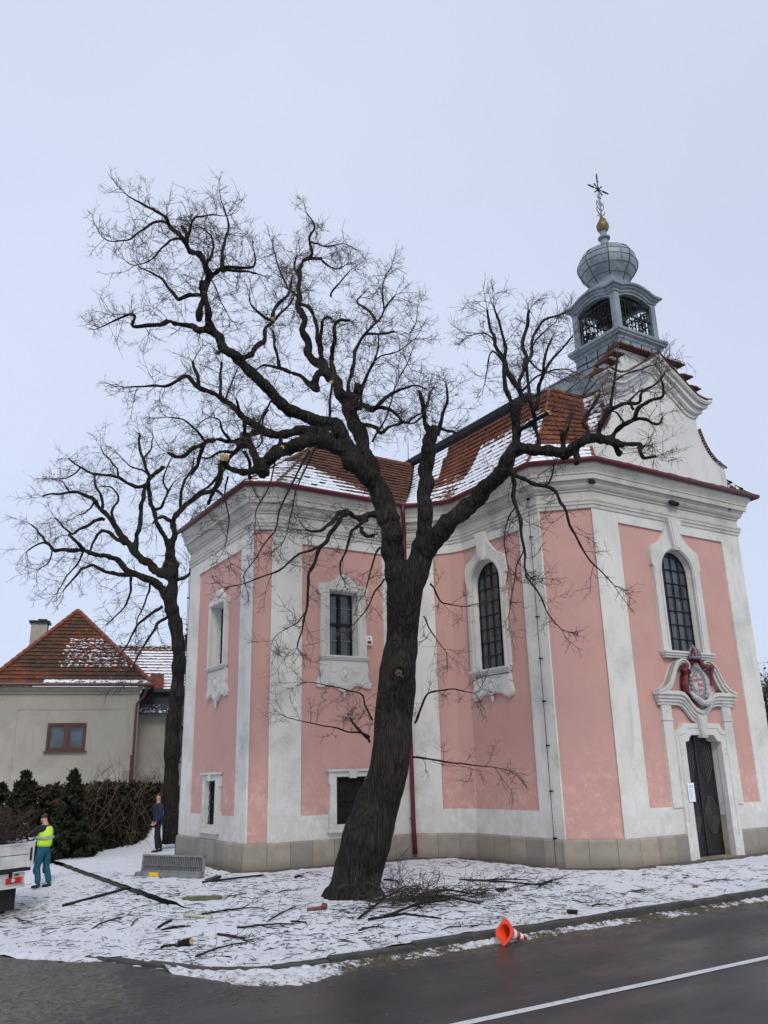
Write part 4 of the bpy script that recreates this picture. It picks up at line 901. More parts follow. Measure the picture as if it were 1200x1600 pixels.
for i in range(120):
    x0 = -10+i*.5; mk_.add([(x0, 7.47+nf(x0, 1, 0, 3)*.012, -.164), (x0+.5, 7.47+nf(x0+.5, 1, 0, 3)*.012, -.164), (x0+.5, 7.59+nf(x0+.5, 5, 0, 3)*.012, -.164), (x0, 7.59+nf(x0, 5, 0, 3)*.012, -.164)], [(0, 1, 2, 3)])
mk_.m = [0]*len(mk_.f); kind(mk_.build('road_marking', M['paint']), 'structure')
for v_ in road.v: pass
# snow-covered verge (lawn) and lane
def snow_sheet(name, X0, X1, n, ytop, dens):
    mb = MB(); rows = 230; vs = []; sn = []
    for i in range(n+1):
        x = X0+(X1-X0)*i/n; yb = kerb_y(x)+.13 if x > 4.3 else interp(x, [-4, .5, 1.5, 2.0, 2.5, 3.0, 3.3, 3.7, 4.3], [30, 20, 17.2, 15.8, 14.4, 13.2, 12.5, 11.85, 11.33])
        for j in range(rows+1):
            t = j/rows; y = yb+(ytop-yb)*(t**1.8); z = gz(x if X0 >= IK else min(x, IK-.001), y)
            amp = .028; z += amp*(nf(x, y, 1, 1.8)*.8+nf(x, y, 2, 5)*.55+nf(x, y, 3, 13)*.35)+.012
            if x > IK: 
                dd = min(abs(y-20), 3)
            f_ = .0
            f_ -= .07*sm((12.8-y)/2.2)                       # dirty by the road
            f_ -= .05*sm(1-math.hypot(x-9.0, y-13.3)/2.2)       # litter under the tree
            if X0 < IK:
                dd = (y-yb)*.5+nf(x, y, 4, 1.2)*.30+nf(x, y, 6, 4)*.12+max(0, x-4.1)*3
                w_ = sm(dd/.45+.15); f_ -= .05*sm((1.4-dd)/1.4)+.05*(1-w_); z = z*w_+(road_z(x, y)-.03+.02*nf(x, y, 2, 9))*(1-w_)
            f_ -= .16*sm(1.2-math.hypot(x-2.9, (y-20.5)*.5)/1.5)
            vs.append((x, y, z)); sn.append(f_+nf(x, y, 9, .45)*.04)
    mb.add(vs, [(i*(rows+1)+j, (i+1)*(rows+1)+j, (i+1)*(rows+1)+j+1, i*(rows+1)+j+1) for i in range(n) for j in range(rows)], None, sn)
    return kind(mb.build(name, M['snow'], None, True), 'structure')
snow_sheet('snowy_verge', IK, 40, 330, 48, 1); snow_sheet('snowy_lane', -4, IK, 130, 48, 1)
# kerb stones along the road and the edging of the raised lawn
kb = MB()
def stones(P, h, w, zf, gap=.012, L=.9, zt=.0):
    for i in range(len(P)-1):
        a, b = V(P[i]), V(P[i+1]); n = max(1, round((b-a).length/L)); d = (b-a)/n; ang = math.atan2(d.y, d.x)
        for k in range(n):
            c_ = a+d*(k+.5); z = zf(c_.x, c_.y)+random.uniform(-.012, .012)
            R3 = Matrix.Rotation(ang+random.uniform(-.02, .02), 3, 'Z'); kb.bbox((c_.x, c_.y, z-h/2), (d.length-gap, w, h), R3, .018)
stones([(3.3, 13.4), (3.50, 12.92), (3.80, 12.20), (4.30, 11.28), (4.95, 10.78), (5.7, 10.66), (7.0, 10.62), (30, 10.62)], .40, .15, lambda x, y: gz(x, y+.05)+.025, L=.95)
stones([(5.62, 26.2), (5.58, 21), (5.6, 19), (5.72, 17.6), (6.0, 16.8)], .33, .07, lambda x, y: -.01-.02*sm((18-y)/1.5), L=.8)
kind(kb.build('kerb', M['kerb']), 'structure')
# slush swept against the kerb
sl_ = MB(); n = 420; prev = None
for i in range(n+1):
    x = 3.9+(26-3.9)*i/n; y0 = kerb_y(x)-.04; wd = .08+.20*(nf(x, 0, 5, .9)+.5)+.10*nf(x, 3, 0, 4); wd = max(.03, wd)*(1 if x < 14 else .8)+.38*sm((6.6-x)/2)*(1+nf(x, 7, 2, 2.5)*.8)
    ring_ = []
    for j in range(7):
        t = j/6; y = y0-wd*t; z = road_z(x, y)-.015+(.055*(1-t)**1.1*(1 if t < 1 else 0)+.022*nf(x, y, 2, 9)+.018*nf(x, y, 5, 25))*(1 if j < 6 else 0)+.01
        ring_.append((x, y, z))
    if prev: sl_.add(prev+ring_, [(j, j+7, j+8, j+1) for j in range(6)], None, [-.13+.10*nf(x, 9, 0, 1.5)-.05*sm((x-8)/3)]*14)
    prev = ring_
kind(sl_.build('slush', M['snow'], None, True), 'structure')
# a strip of bare wet soil against the plinth
st_ = MB(); st_.sweep(W0[:12], [(.04, .03), (.16, .030), (.30, .022), (.42, -.02)]); st_.sn = [0]*len(st_.v)
kind(st_.build('drip_strip', simple('wet_soil', (.10, .085, .065), .9, .5, 7, 0, .8)), 'structure')

# ================================================================== trees
class Sk:
    """limbs drawn as polylines (picture x, y, half-width in px); each gets its own distance"""
    def __init__(s): s.L = []
    def limb(s, pts, h0, h1, dd=0., D=None):
        n = len(pts); x0, y0 = pts[0][:2]
        if D is None:
            best = 1e9
            for l in s.L:
                for q in l:
                    d = (q[0]-x0)**2+(q[1]-y0)**2
                    if d < best: best = d; D = q[3]
        tot = [0]
        for i in range(1, n): tot.append(tot[-1]+math.hypot(pts[i][0]-pts[i-1][0], pts[i][1]-pts[i-1][1]))
        out = []
        for i, p in enumerate(pts):
            t = tot[i]/max(tot[-1], 1); w_ = p[2] if len(p) > 2 else h0+(h1-h0)*t; out.append((p[0], p[1], w_, D+dd*t+.12*sin(i*2.1+x0)*min(1, t*3)))
        s.L.append(out); return s
    def world(s, nsub=4):
        res = []
        for l in s.L:
            P = [at(a, b, D) for a, b, w_, D in l]; R_ = [w_*.91*scale_at(p) for (a, b, w_, D), p in zip(l, P)]
            PP, RR = [], []
            for i in range(len(P)-1):
                p0, p1, p2, p3 = P[max(0, i-1)], P[i], P[i+1], P[min(len(P)-1, i+2)]
                for j in range(nsub):
                    t = j/nsub; PP.append(.5*((2*p1)+(p2-p0)*t+(2*p0-5*p1+4*p2-p3)*t*t+(3*p1-p0-3*p2+p3)*t**3)); RR.append(R_[i]+(R_[i+1]-R_[i])*t)
            PP.append(P[-1]); RR.append(R_[-1])
            for i in range(1, len(PP)):
                a_ = min(.045, .5*RR[i]+.012)*(1 if RR[i] < .2 else 0); q = PP[i]*2.6; PP[i] = PP[i]+V((nf(q.x, q.y, q.z), nf(q.y+9, q.z, q.x), nf(q.z, q.x+5, q.y)))*a_*2.2
            res.append((PP, RR))
        return res
def remeshed(mb, voxel, disp=None):
    me = bpy.data.meshes.new('tmp'); me.from_pydata(mb.v, [], mb.f); o = bpy.data.objects.new('tmp', me); C.objects.link(o)
    r = o.modifiers.new('r', 'REMESH'); r.mode = 'VOXEL'; r.voxel_size = voxel; r.adaptivity = 0
    sm_ = o.modifiers.new('s', 'SMOOTH'); sm_.factor = .5; sm_.iterations = 7
    dg = bpy.context.evaluated_depsgraph_get(); ev = o.evaluated_get(dg); me2 = bpy.data.meshes.new_from_object(ev)
    bpy.data.objects.remove(o)
    if disp:
        me2.update()
        cos_ = [v.co.copy() for v in me2.vertices]; ns = [v.normal.copy() for v in me2.vertices]
        for v, c_, n_ in zip(me2.vertices, cos_, ns): v.co = c_+n_*disp(c_)
    return me2
def tri_tubes(segs):
    """many thin three-sided twigs: list of (points, r0, r1)"""
    vs, fs = [], []
    for pts, r0, r1 in segs:
        n = len(pts); t = pts[-1]-pts[0]
        if t.length < 1e-6: continue
        a = t.orthogonal().normalized(); b_ = t.normalized().cross(a); base = len(vs)
        for i, p in enumerate(pts):
            r = r0+(r1-r0)*i/(n-1)
            for j in range(3): w_ = j*2.0944; vs.append(tuple(p+(a*cos(w_)+b_*sin(w_))*r))
        for i in range(n-1):
            for j in range(3): fs.append((base+i*3+j, base+i*3+(j+1) % 3, base+(i+1)*3+(j+1) % 3, base+(i+1)*3+j))
    return vs, fs
def rvec(rn): 
    while True:
        p = V((rn.uniform(-1, 1), rn.uniform(-1, 1), rn.uniform(-1, 1)))
        if .1 < p.length < 1: return p.normalized()
def twig(rn, out, p, d, L, r, lvl, droop, ks=1.0):
    n = 5 if lvl == 0 else 4 if lvl == 1 else 3
    pts = [p]; dirs = []; step = L/n; q = p; d = d.normalized(); curl = rvec(rn)*.22
    for i in range(n):
        d = (d+curl+rvec(rn)*.28+V((0, 0, droop))*(1 if i < n*.6 else -.6)).normalized(); q = q+d*step*rn.uniform(.8, 1.2); pts.append(q); dirs.append(d)
    out.append((pts, r, r*.45))
    if lvl >= 2: return
    m = int(rn.uniform(5, 8)*ks) if lvl == 0 else int(rn.uniform(2, 5)*ks)
    for k in range(m):
        i = rn.randint(1 if lvl == 0 else 0, n-1); t = rn.random(); s_ = pts[i].lerp(pts[i+1], t); dd = (dirs[i]+rvec(rn)*1.0).normalized()
        twig(rn, out, s_, dd, L*rn.uniform(.32, .55), r*.6, lvl+1, droop, ks)
def build_tree(sk, base, name, label, cat, seed, voxel, spacing, L0, thick_px, rtw, droop, avoid=None, r_min=.05, dens=None, twig_w=1.0):
    rn = random.Random(seed); W_ = sk.world(); root = thing(name, base, label, cat)
    big = MB(); tw = []
    for idx, (PP, RR) in enumerate(W_):
        k = 14 if max(RR) > .12 else 9
        RJ = [r*(1+.10*sin(i*1.7+idx)+.06*sin(i*3.9)) if r < .3 else r for i, r in enumerate(RR)]
        # split in thick (remeshed) and thin stretches
        cut = len(PP)
        for i, r in enumerate(RR):
            if r < r_min: cut = i; break
        if cut >= 2: big.tube(PP[:cut+1], RJ[:cut+1], k)
        if cut < len(PP)-1: small = MB(); small.tube(PP[max(0, cut-1):], RJ[max(0, cut-1):], 7); small.build('branch', M['bark'], root, True)
        # twigs
        acc = rn.uniform(0, spacing)
        for i in range(1, len(PP)):
            seg = PP[i]-PP[i-1]; acc += seg.length; r = RR[i]
            sp = spacing*(1 if r < .05 else 1.5 if r < .085 else 3.2 if r < .16 else 9 if r < .3 else 1e9)*(1 if not dens else dens(*proj(PP[i])))
            while acc > sp:
                acc -= sp; t = seg.normalized(); d = rvec(rn); d = (d-t*d.dot(t)).normalized()
                d = (d*1.0+t*rn.uniform(.1, .9)+V((0, 0, rn.uniform(-.1, .35)))).normalized(); L = L0*rn.uniform(.55, 1.25)
                if r > .1: L *= .8
                twig(rn, tw, PP[i]-seg*rn.random(), d, L, rtw*rn.uniform(.8, 1.3), 0, droop, twig_w)
        if RR[-1] < .06:
            t = (PP[-1]-PP[-2]).normalized()
            for _ in range(3): twig(rn, tw, PP[-1], (t+rvec(rn)*.5), L0*rn.uniform(.7, 1.1), min(rtw*1.2, RR[-1]), 0, droop, twig_w)
    if avoid: tw = [s_ for s_ in tw if not any(avoid(p) for p in s_[0])]
    def disp(c_):
        x, y = (c_.x-.02*c_.z)*6.5, c_.y*6.5; z = c_.z*1.0
        return .020*(abs(noise.noise(V((x, y, z))))*2-.5)+.012*noise.noise(V((x*2.6, y*2.6, z*2.2)))
    me = remeshed(big, voxel, disp); me.materials.append(M['bark']); me.polygons.foreach_set('use_smooth', [True]*len(me.polygons))
    me.name = 'trunk'; o = bpy.data.objects.new('trunk', me); C.objects.link(o); attach(o, root)
    vs, fs = tri_tubes(tw); me = bpy.data.meshes.new('crown'); me.from_pydata(vs, [], fs); me.materials.append(M['twig']); o = bpy.data.objects.new('crown', me); C.objects.link(o); attach(o, root)
    print('twigs', name, len(tw)); return root
def cut_ends(root, lst):        # pale sawn faces
    for x, y, D, r, n in lst:
        q = MB(); p = at(x, y, D); R3 = V(n).to_track_quat('Z', 'Y').to_matrix(); q.lathe(p, [(-.03, r), (0, r*.96), (.006, r*.6)], 12, R3=R3); q.build('sawn_end', M['woodcut'], root)

T = Sk()
T.limb([(550, 1414, 54), (553, 1398, 49), (556, 1380, 43), (563, 1350, 42), (572, 1317, 43), (588, 1260, 39), (604, 1217, 34), (613, 1160, 33), (615, 1117, 32), (620, 1070, 33), (621, 1050, 32), (628, 1000, 27), (630, 960, 29), (632, 925, 32), (634, 905, 29)], 0, 0, D=17.0)
T.limb([(632, 930, 28), (622, 900, 22), (612, 855, 19), (613, 833, 19), (605, 805, 19), (592, 765, 18), (570, 738, 16), (550, 715, 15), (537, 690, 13), (523, 668, 12)], 0, 0, -.5)
T.limb([(592, 768, 15), (580, 725, 15), (568, 700, 14), (552, 655, 12), (540, 628, 11), (528, 605, 9), (520, 588, 8)], 0, 0, .6)
T.limb([(632, 930, 26), (655, 880, 22), (663, 845, 19), (666, 817, 14), (664, 780, 13), (666, 740, 13), (670, 710, 13), (675, 690, 11), (678, 672, 10)], 0, 0, .5)
T.limb([(655, 870, 18), (680, 842, 18), (710, 810, 15), (743, 777, 15), (773, 750, 14), (790, 723, 13), (802, 704, 12), (829, 701, 10), (857, 704, 10), (885, 706, 9), (902, 697, 9), (930, 685, 8), (955, 686, 8), (972, 697, 6)], 0, 0, -2.4)
T.limb([(540, 1378, 22), (521, 1398, 15), (503, 1414, 7)], 0, 0, .1); T.limb([(575, 1380, 20), (589, 1398, 13), (604, 1412, 5)], 0, 0, .1); T.limb([(556, 1385, 26), (552, 1405, 20), (546, 1420, 9)], 0, 0, -.45)
# A: the great limb to the upper left
T.limb([(540, 692, 12), (523, 667, 12), (505, 660, 11), (483, 651, 11), (450, 640, 11), (430, 620, 10), (403, 593, 10), (377, 568, 9), (357, 549, 9), (345, 533, 8), (332, 514, 8), (322, 487, 6.5), (321, 460, 6), (323, 437, 6), (322, 417, 6), (313, 397, 5.5), (293, 384, 5), (283, 373, 4.5), (273, 360, 4), (263, 348, 3.5), (250, 335, 2.6), (227, 320, 2), (198, 306, 1)], 0, 0, -2.2)
for P, a, b, dd in [
 ([(334, 516), (317, 513), (305, 517), (297, 508), (267, 504), (240, 507), (210, 509), (208, 495), (200, 491), (183, 500), (157, 510)], 6.5, 1, -.8),
 ([(312, 503), (315, 480), (317, 462), (313, 438)], 6, 4, -.3),
 ([(314, 462), (298, 460), (283, 466), (273, 462), (257, 440), (240, 427), (217, 415)], 4.5, 1, .8),
 ([(323, 437), (337, 428), (347, 423), (367, 417), (390, 418), (398, 413), (398, 397)], 4.5, 1.4, -.8),
 ([(347, 423), (348, 407), (350, 380), (357, 352), (350, 323)], 3.5, 1.2, .6), ([(348, 424), (375, 424), (403, 428)], 3, 1.5, .3),
 ([(264, 349), (240, 348), (220, 362), (200, 375), (177, 377), (160, 370)], 2.6, .8, .7), ([(291, 383), (288, 365), (287, 352)], 3.5, 3, 0), ([(290, 376), (302, 343), (320, 337), (350, 338)], 2.5, .8, -.7),
 ([(282, 374), (263, 377), (250, 393), (233, 408), (210, 413)], 2.4, .8, -.8), ([(322, 417), (331, 400), (333, 380), (322, 360), (305, 350)], 3, .9, .8),
 ([(366, 560), (378, 558), (390, 550), (410, 537), (417, 517), (427, 503), (430, 483), (448, 462), (457, 430)], 6.5, 1.5, 1.4), ([(427, 503), (410, 493), (393, 477), (390, 463)], 3, 1, -.6), ([(430, 500), (440, 490), (453, 477), (460, 455)], 2.6, 1, .5),
 ([(524, 592), (505, 577), (487, 562), (479, 533), (472, 497), (466, 473), (468, 437), (472, 413), (483, 403), (503, 403)], 9, 2.6, 1.2), ([(482, 404), (487, 392), (484, 372), (490, 353), (478, 333)], 3, .9, -.4),
 ([(508, 582), (503, 553), (498, 527), (493, 500), (483, 480), (467, 477)], 5.5, 3, .5), ([(468, 437), (464, 425), (460, 412), (463, 402)], 3, 1.5, .3),
 ([(526, 600), (517, 573), (516, 560), (525, 537), (523, 510), (532, 502), (547, 502)], 6, 2.5, -.6), ([(503, 547), (501, 520), (505, 500), (512, 495), (520, 500)], 4, 2, -.5),
 ([(500, 583), (494, 598), (495, 610)], 7, 6, 0), ([(494, 605), (485, 601), (470, 588), (450, 580), (437, 574), (413, 571), (397, 580)], 5.5, 1.4, -.8), ([(437, 574), (431, 550), (428, 530), (425, 517)], 3, 2, .3),
 ([(536, 638), (547, 640), (560, 631), (580, 641), (588, 634), (600, 622), (615, 612), (630, 608), (647, 602), (663, 607)], 6, 1.1, -.9), ([(580, 638), (600, 634), (612, 640), (622, 650), (633, 661), (645, 655), (660, 647)], 4, 1.2, -.4), ([(558, 668), (573, 664), (588, 668), (597, 676), (612, 668), (633, 660)], 4.5, 1.5, -.5),
 ([(547, 640), (547, 612), (549, 590), (553, 560), (563, 530), (578, 513), (588, 502), (600, 482), (617, 463)], 4.6, 1.3, .9), ([(587, 503), (575, 487), (558, 470), (563, 464)], 3, 1.3, .3), ([(573, 522), (596, 521), (617, 519)], 2.4, 2, .4),
 ([(553, 640), (556, 618), (560, 597)], 7, 7, 0), ([(562, 640), (567, 612), (573, 587), (585, 563), (590, 537), (593, 520)], 3.2, 1.1, -.7), ([(549, 660), (563, 612), (573, 585), (590, 560), (620, 548), (650, 530)], 2.4, .8, -.9),
 ([(513, 660), (516, 625), (519, 597)], 2.6, 2, -.2),
 ([(523, 682), (505, 678), (483, 673), (450, 679), (430, 677), (413, 672), (397, 664), (387, 660), (370, 643), (347, 623), (327, 612), (307, 603), (292, 588), (273, 597), (250, 602), (217, 603), (193, 607)], 10, 1, -1.5),
 ([(311, 605), (310, 585), (300, 567)], 3.5, 2.6, 0), ([(347, 622), (348, 598), (347, 565)], 3, 2, .3), ([(352, 628), (362, 600), (370, 575)], 2, 1, .3),
 ([(405, 673), (395, 678), (380, 679), (367, 689), (337, 687), (322, 693), (314, 710), (308, 728), (303, 738)], 5.5, 3, .9), ([(322, 694), (300, 703), (283, 712), (265, 707)], 4.5, 3, -.5), ([(322, 693), (305, 670), (285, 655), (262, 650)], 2.5, 1, -.6), ([(360, 688), (350, 670), (343, 655), (330, 650)], 3, 1, -.5),
 ([(384, 692), (372, 700), (356, 715), (347, 727), (342, 742), (337, 768), (325, 790)], 5, 3, .8), ([(380, 690), (382, 665), (375, 645), (370, 625)], 4, 2, -.8), ([(440, 640), (425, 625), (412, 650), (400, 668)], 2.2, 1.5, -.5),
 ([(345, 735), (330, 757), (312, 770), (295, 782)], 3, 1.5, .4), ([(366, 706), (345, 706), (330, 715), (315, 714)], 3, 1.4, .5),
 ([(550, 728), (535, 706), (510, 692), (488, 689), (467, 691), (448, 699), (433, 708), (420, 718), (412, 730), (407, 743)], 13.5, 11, -.8),
 ([(408, 735), (397, 734), (380, 735), (367, 733), (357, 726), (350, 716)], 7.5, 5.5, -.4), ([(405, 730), (398, 708), (387, 692), (381, 677)], 8.5, 6, .3), ([(382, 706), (390, 725), (392, 750)], 3.2, 2.6, .2), ([(438, 702), (439, 688), (430, 677), (416, 671)], 4, 3, .2), ([(420, 640), (412, 658), (407, 690), (400, 700)], 2, 1.5, -.3),
 ([(586, 800), (573, 803), (568, 812), (557, 808), (545, 798), (533, 801), (517, 817), (505, 828), (490, 829), (477, 825)], 6.5, 1.8, -.9), ([(545, 801), (530, 812), (520, 828), (510, 847), (497, 860), (489, 885), (480, 915), (480, 947), (473, 977), (465, 1012)], 4.5, 1.1, -.7),
 ([(508, 849), (490, 858), (467, 865), (435, 892), (395, 907), (357, 918)], 2.4, .8, -.9), ([(574, 812), (562, 822), (550, 832), (541, 855), (533, 885), (533, 900)], 3.5, 1.2, -.5), ([(600, 905), (583, 930), (570, 957), (550, 977)], 1.8, .8, -.6), ([(565, 825), (575, 840), (583, 835)], 4, 3, -.2), ([(595, 855), (585, 870), (575, 900), (570, 930)], 2, .8, -.4),
 ([(484, 704), (460, 750), (440, 790), (428, 830), (400, 870), (380, 900)], 2.2, .8, -.9), ([(495, 697), (480, 730), (462, 770), (455, 810), (440, 850)], 1.8, .7, -.5), ([(356, 745), (352, 780), (358, 815), (352, 850)], 1.8, .7, -.4), ([(430, 715), (420, 760), (400, 800), (398, 840)], 1.5, .6, -.5),
 ([(478, 955), (462, 975), (440, 985), (425, 1000)], 1.2, .5, -.4),
 ([(672, 680), (664, 655), (660, 635), (655, 612)], 5.5, 4, -.3), ([(684, 680), (691, 652), (698, 632), (700, 620), (697, 600)], 4.2, 1.6, .4), ([(662, 640), (668, 625), (678, 605)], 3, 1.4, .4), ([(688, 668), (700, 673), (712, 678)], 3, 2, .2), ([(664, 648), (650, 660), (636, 662)], 2, 1.4, .2),
 ([(899, 698), (897, 712), (899, 728)], 6, 6, 0), ([(945, 686), (960, 693), (974, 706)], 6, 6, 0),
 ([(965, 693), (984, 694), (998, 695), (1001, 706), (1007, 718), (1023, 713)], 4.5, 2.4, -.4), ([(1007, 717), (1003, 705), (1010, 697)], 2.5, 2, .1),
 ([(955, 686), (966, 672), (978, 662), (993, 654), (1011, 656), (1026, 664), (1033, 660), (1035, 651)], 5, 1.8, -.7), ([(990, 656), (1000, 637), (1018, 625), (1035, 618), (1035, 597)], 4.5, 1.8, -.5), ([(934, 682), (944, 657), (950, 640), (960, 632), (973, 629), (997, 629), (1004, 611), (1025, 601), (1040, 580)], 5, 1.3, .3), ([(946, 655), (953, 635), (957, 617), (960, 594), (964, 555)], 3.5, 1.6, .3),
 ([(922, 684), (918, 672), (911, 662), (927, 636), (934, 617)], 4, 2.8, .4), ([(962, 594), (985, 580), (1005, 575), (1035, 565)], 1.8, .7, .2), ([(990, 640), (985, 625), (1000, 612), (1012, 612)], 2.4, 1.2, .2), ([(972, 664), (966, 645), (955, 640)], 2.4, 1.2, .2),
 ([(804, 700), (802, 668), (797, 640), (790, 597), (785, 527), (771, 478)], 6, 1.5, -.5), ([(806, 694), (808, 665), (811, 636), (811, 611), (790, 576), (776, 538), (766, 510), (761, 487)], 8, 1.8, .5), ([(811, 611), (816, 596), (820, 578), (817, 552), (820, 517), (827, 485)], 4.6, 2.6, .3), ([(821, 580), (825, 560), (836, 525), (850, 500), (885, 490)], 3.5, 1.5, .5),
 ([(841, 700), (838, 670), (836, 650), (828, 625), (825, 604), (825, 573)], 5, 2.2, -.4), ([(835, 640), (841, 610), (848, 585), (850, 562), (862, 527)], 4, 1.8, -.4), ([(846, 592), (857, 572), (870, 553), (895, 526)], 3, 1.4, .4), ([(806, 676), (820, 668), (836, 657), (858, 645)], 5, 3.4, -.6), ([(881, 703), (881, 685), (881, 670)], 4.6, 4.2, 0), ([(881, 690), (884, 680), (888, 665)], 3, 2.6, 0),
 ([(800, 597), (815, 610), (835, 590), (860, 580), (890, 578)], 2.4, 1, .4), ([(828, 545), (845, 525), (870, 500)], 2, .8, .3), ([(776, 535), (755, 522), (730, 525)], 1.6, .7, .4), ([(788, 570), (770, 550), (762, 570), (757, 600)], 1.8, .8, .5), ([(820, 560), (840, 575), (862, 582)], 2, 1, .3),
 ([(795, 722), (799, 742), (803, 765), (808, 807), (817, 847), (822, 887), (830, 903)], 4.8, 1.4, -.4), ([(822, 895), (832, 915), (845, 935), (857, 960), (877, 983)], 2, .8, -.3), ([(800, 737), (818, 747), (833, 755), (860, 763), (880, 793), (893, 830), (910, 860), (937, 890), (960, 915)], 4, .8, -.7), ([(806, 790), (795, 810), (788, 850), (792, 880)], 1.6, .7, -.3), ([(852, 758), (862, 740), (866, 720)], 1.8, 1.2, 0), ([(818, 860), (805, 890), (800, 930), (795, 960)], 1.4, .6, -.3),
 ([(648, 1130), (658, 1105), (668, 1082), (690, 1078), (710, 1078), (743, 1083)], 2.4, .7, -.5), ([(645, 1183), (680, 1188), (717, 1193), (780, 1200)], 2, .7, -.6), ([(578, 1160), (562, 1145), (548, 1122)], 2.2, 1.8, -.1), ([(578, 1152), (555, 1144), (527, 1138), (483, 1128), (450, 1122)], 1.8, .6, -.5), ([(582, 1125), (572, 1100), (563, 1083), (527, 1073), (483, 1067)], 1.8, .6, -.5), ([(672, 912), (687, 938), (705, 945), (727, 947)], 2, .7, -.4), ([(662, 963), (670, 980), (683, 1000), (697, 1020)], 1.5, .6, -.4),
 ([(582, 690), (605, 650), (620, 600), (640, 560)], 1.8, .8, 1), ([(470, 470), (445, 440), (430, 400), (425, 380)], 2.4, .8, 1.2), ([(487, 378), (510, 385), (535, 380)], 1.8, .7, -.8), ([(500, 403), (525, 420), (545, 410)], 2, .7, .8), ([(517, 463), (530, 440), (552, 420)], 2, .7, -.8), ([(600, 482), (598, 450), (610, 420)], 1.8, .7, .8), ([(330, 437), (345, 470), (360, 500)], 1.4, .6, 1), ([(640, 520), (650, 505), (652, 480)], 1, .5, .3),
]: T.limb(P, a, b, dd)
def in_church(p):
    if p.z > 13: return False
    if p.z < 9.9: return (p.x > 14.0 and p.y > 14.9) or (p.x > 8.2 and p.y > 19.6)
    return (p.x > 15.4 and p.y > 14.8) or (p.x > 10 and p.y > 21)
tree = build_tree(T, V((8.45, 14.75, 0)), 'old_linden_tree', 'huge bare leaning linden with dark furrowed trunk and sawn limbs before the church', 'tree', 11, .032, .118, .62, 0, .0066, .02, in_church, twig_w=1.0, dens=lambda x, y: 3.0 if (x > 900 and y > 560) else 1.9 if y > 850 else 1.5 if y > 700 and x < 620 else 1.6 if x > 740 else .85)
tocam = lambda x, y: (-ray(x, y)).normalized()
for x, y, hw, n in ((319, 459, 3.4, 0), (380, 679, 4.6, 0), (341, 551, 3.6, 0), (427, 499, 3.4, 0), (515, 677, 4, 0), (518, 597, 2.6, 0), (348, 715, 5.5, 1), (441, 699, 3.4, 0), (860, 645, 3.6, 2), (934, 616, 3, 0), (798, 690, 2.4, 0)):
    best = min(((q[0]-x)**2+(q[1]-y)**2, q[3], q[2]) for l in T.L for q in l); D = best[1]; p = at(x, y, D); r = hw*scale_at(p); nn = tocam(x, y)+(CR*(-.7 if n == 1 else .8 if n == 2 else .1)); p = p+tocam(x, y)*best[2]*scale_at(p)*.8
    q = MB(); R3 = nn.to_track_quat('Z', 'Y').to_matrix(); q.lathe(p, [(-r*1.6, r*1.1), (0, r), (.01, r*.92), (.012, r*.3)], 12, R3=R3); q.build('sawn_end', M['woodcut'], tree)
# knot hole on the trunk
p = at(623, 1051, 17.0); n_ = tocam(623, 1051); p = p+n_*(.47); q = MB(); R3 = (n_).to_track_quat('Z', 'Y').to_matrix()
q.lathe(p, [(-.10, .22), (-.03, .20), (.005, .16), (.01, .12), (-.04, .09)], 14, R3=R3); q.build('knot_collar', M['bark'], tree, True)
q = MB()
for k in range(9): q.bbox(p+R3@V((random.uniform(-.06, .06), random.uniform(-.06, .06), .0)), (.025, .07, .04), R3@Matrix.Rotation(random.uniform(0, 3), 3, 'Z'))
q.build('rotten_wood', M['rot'], tree)
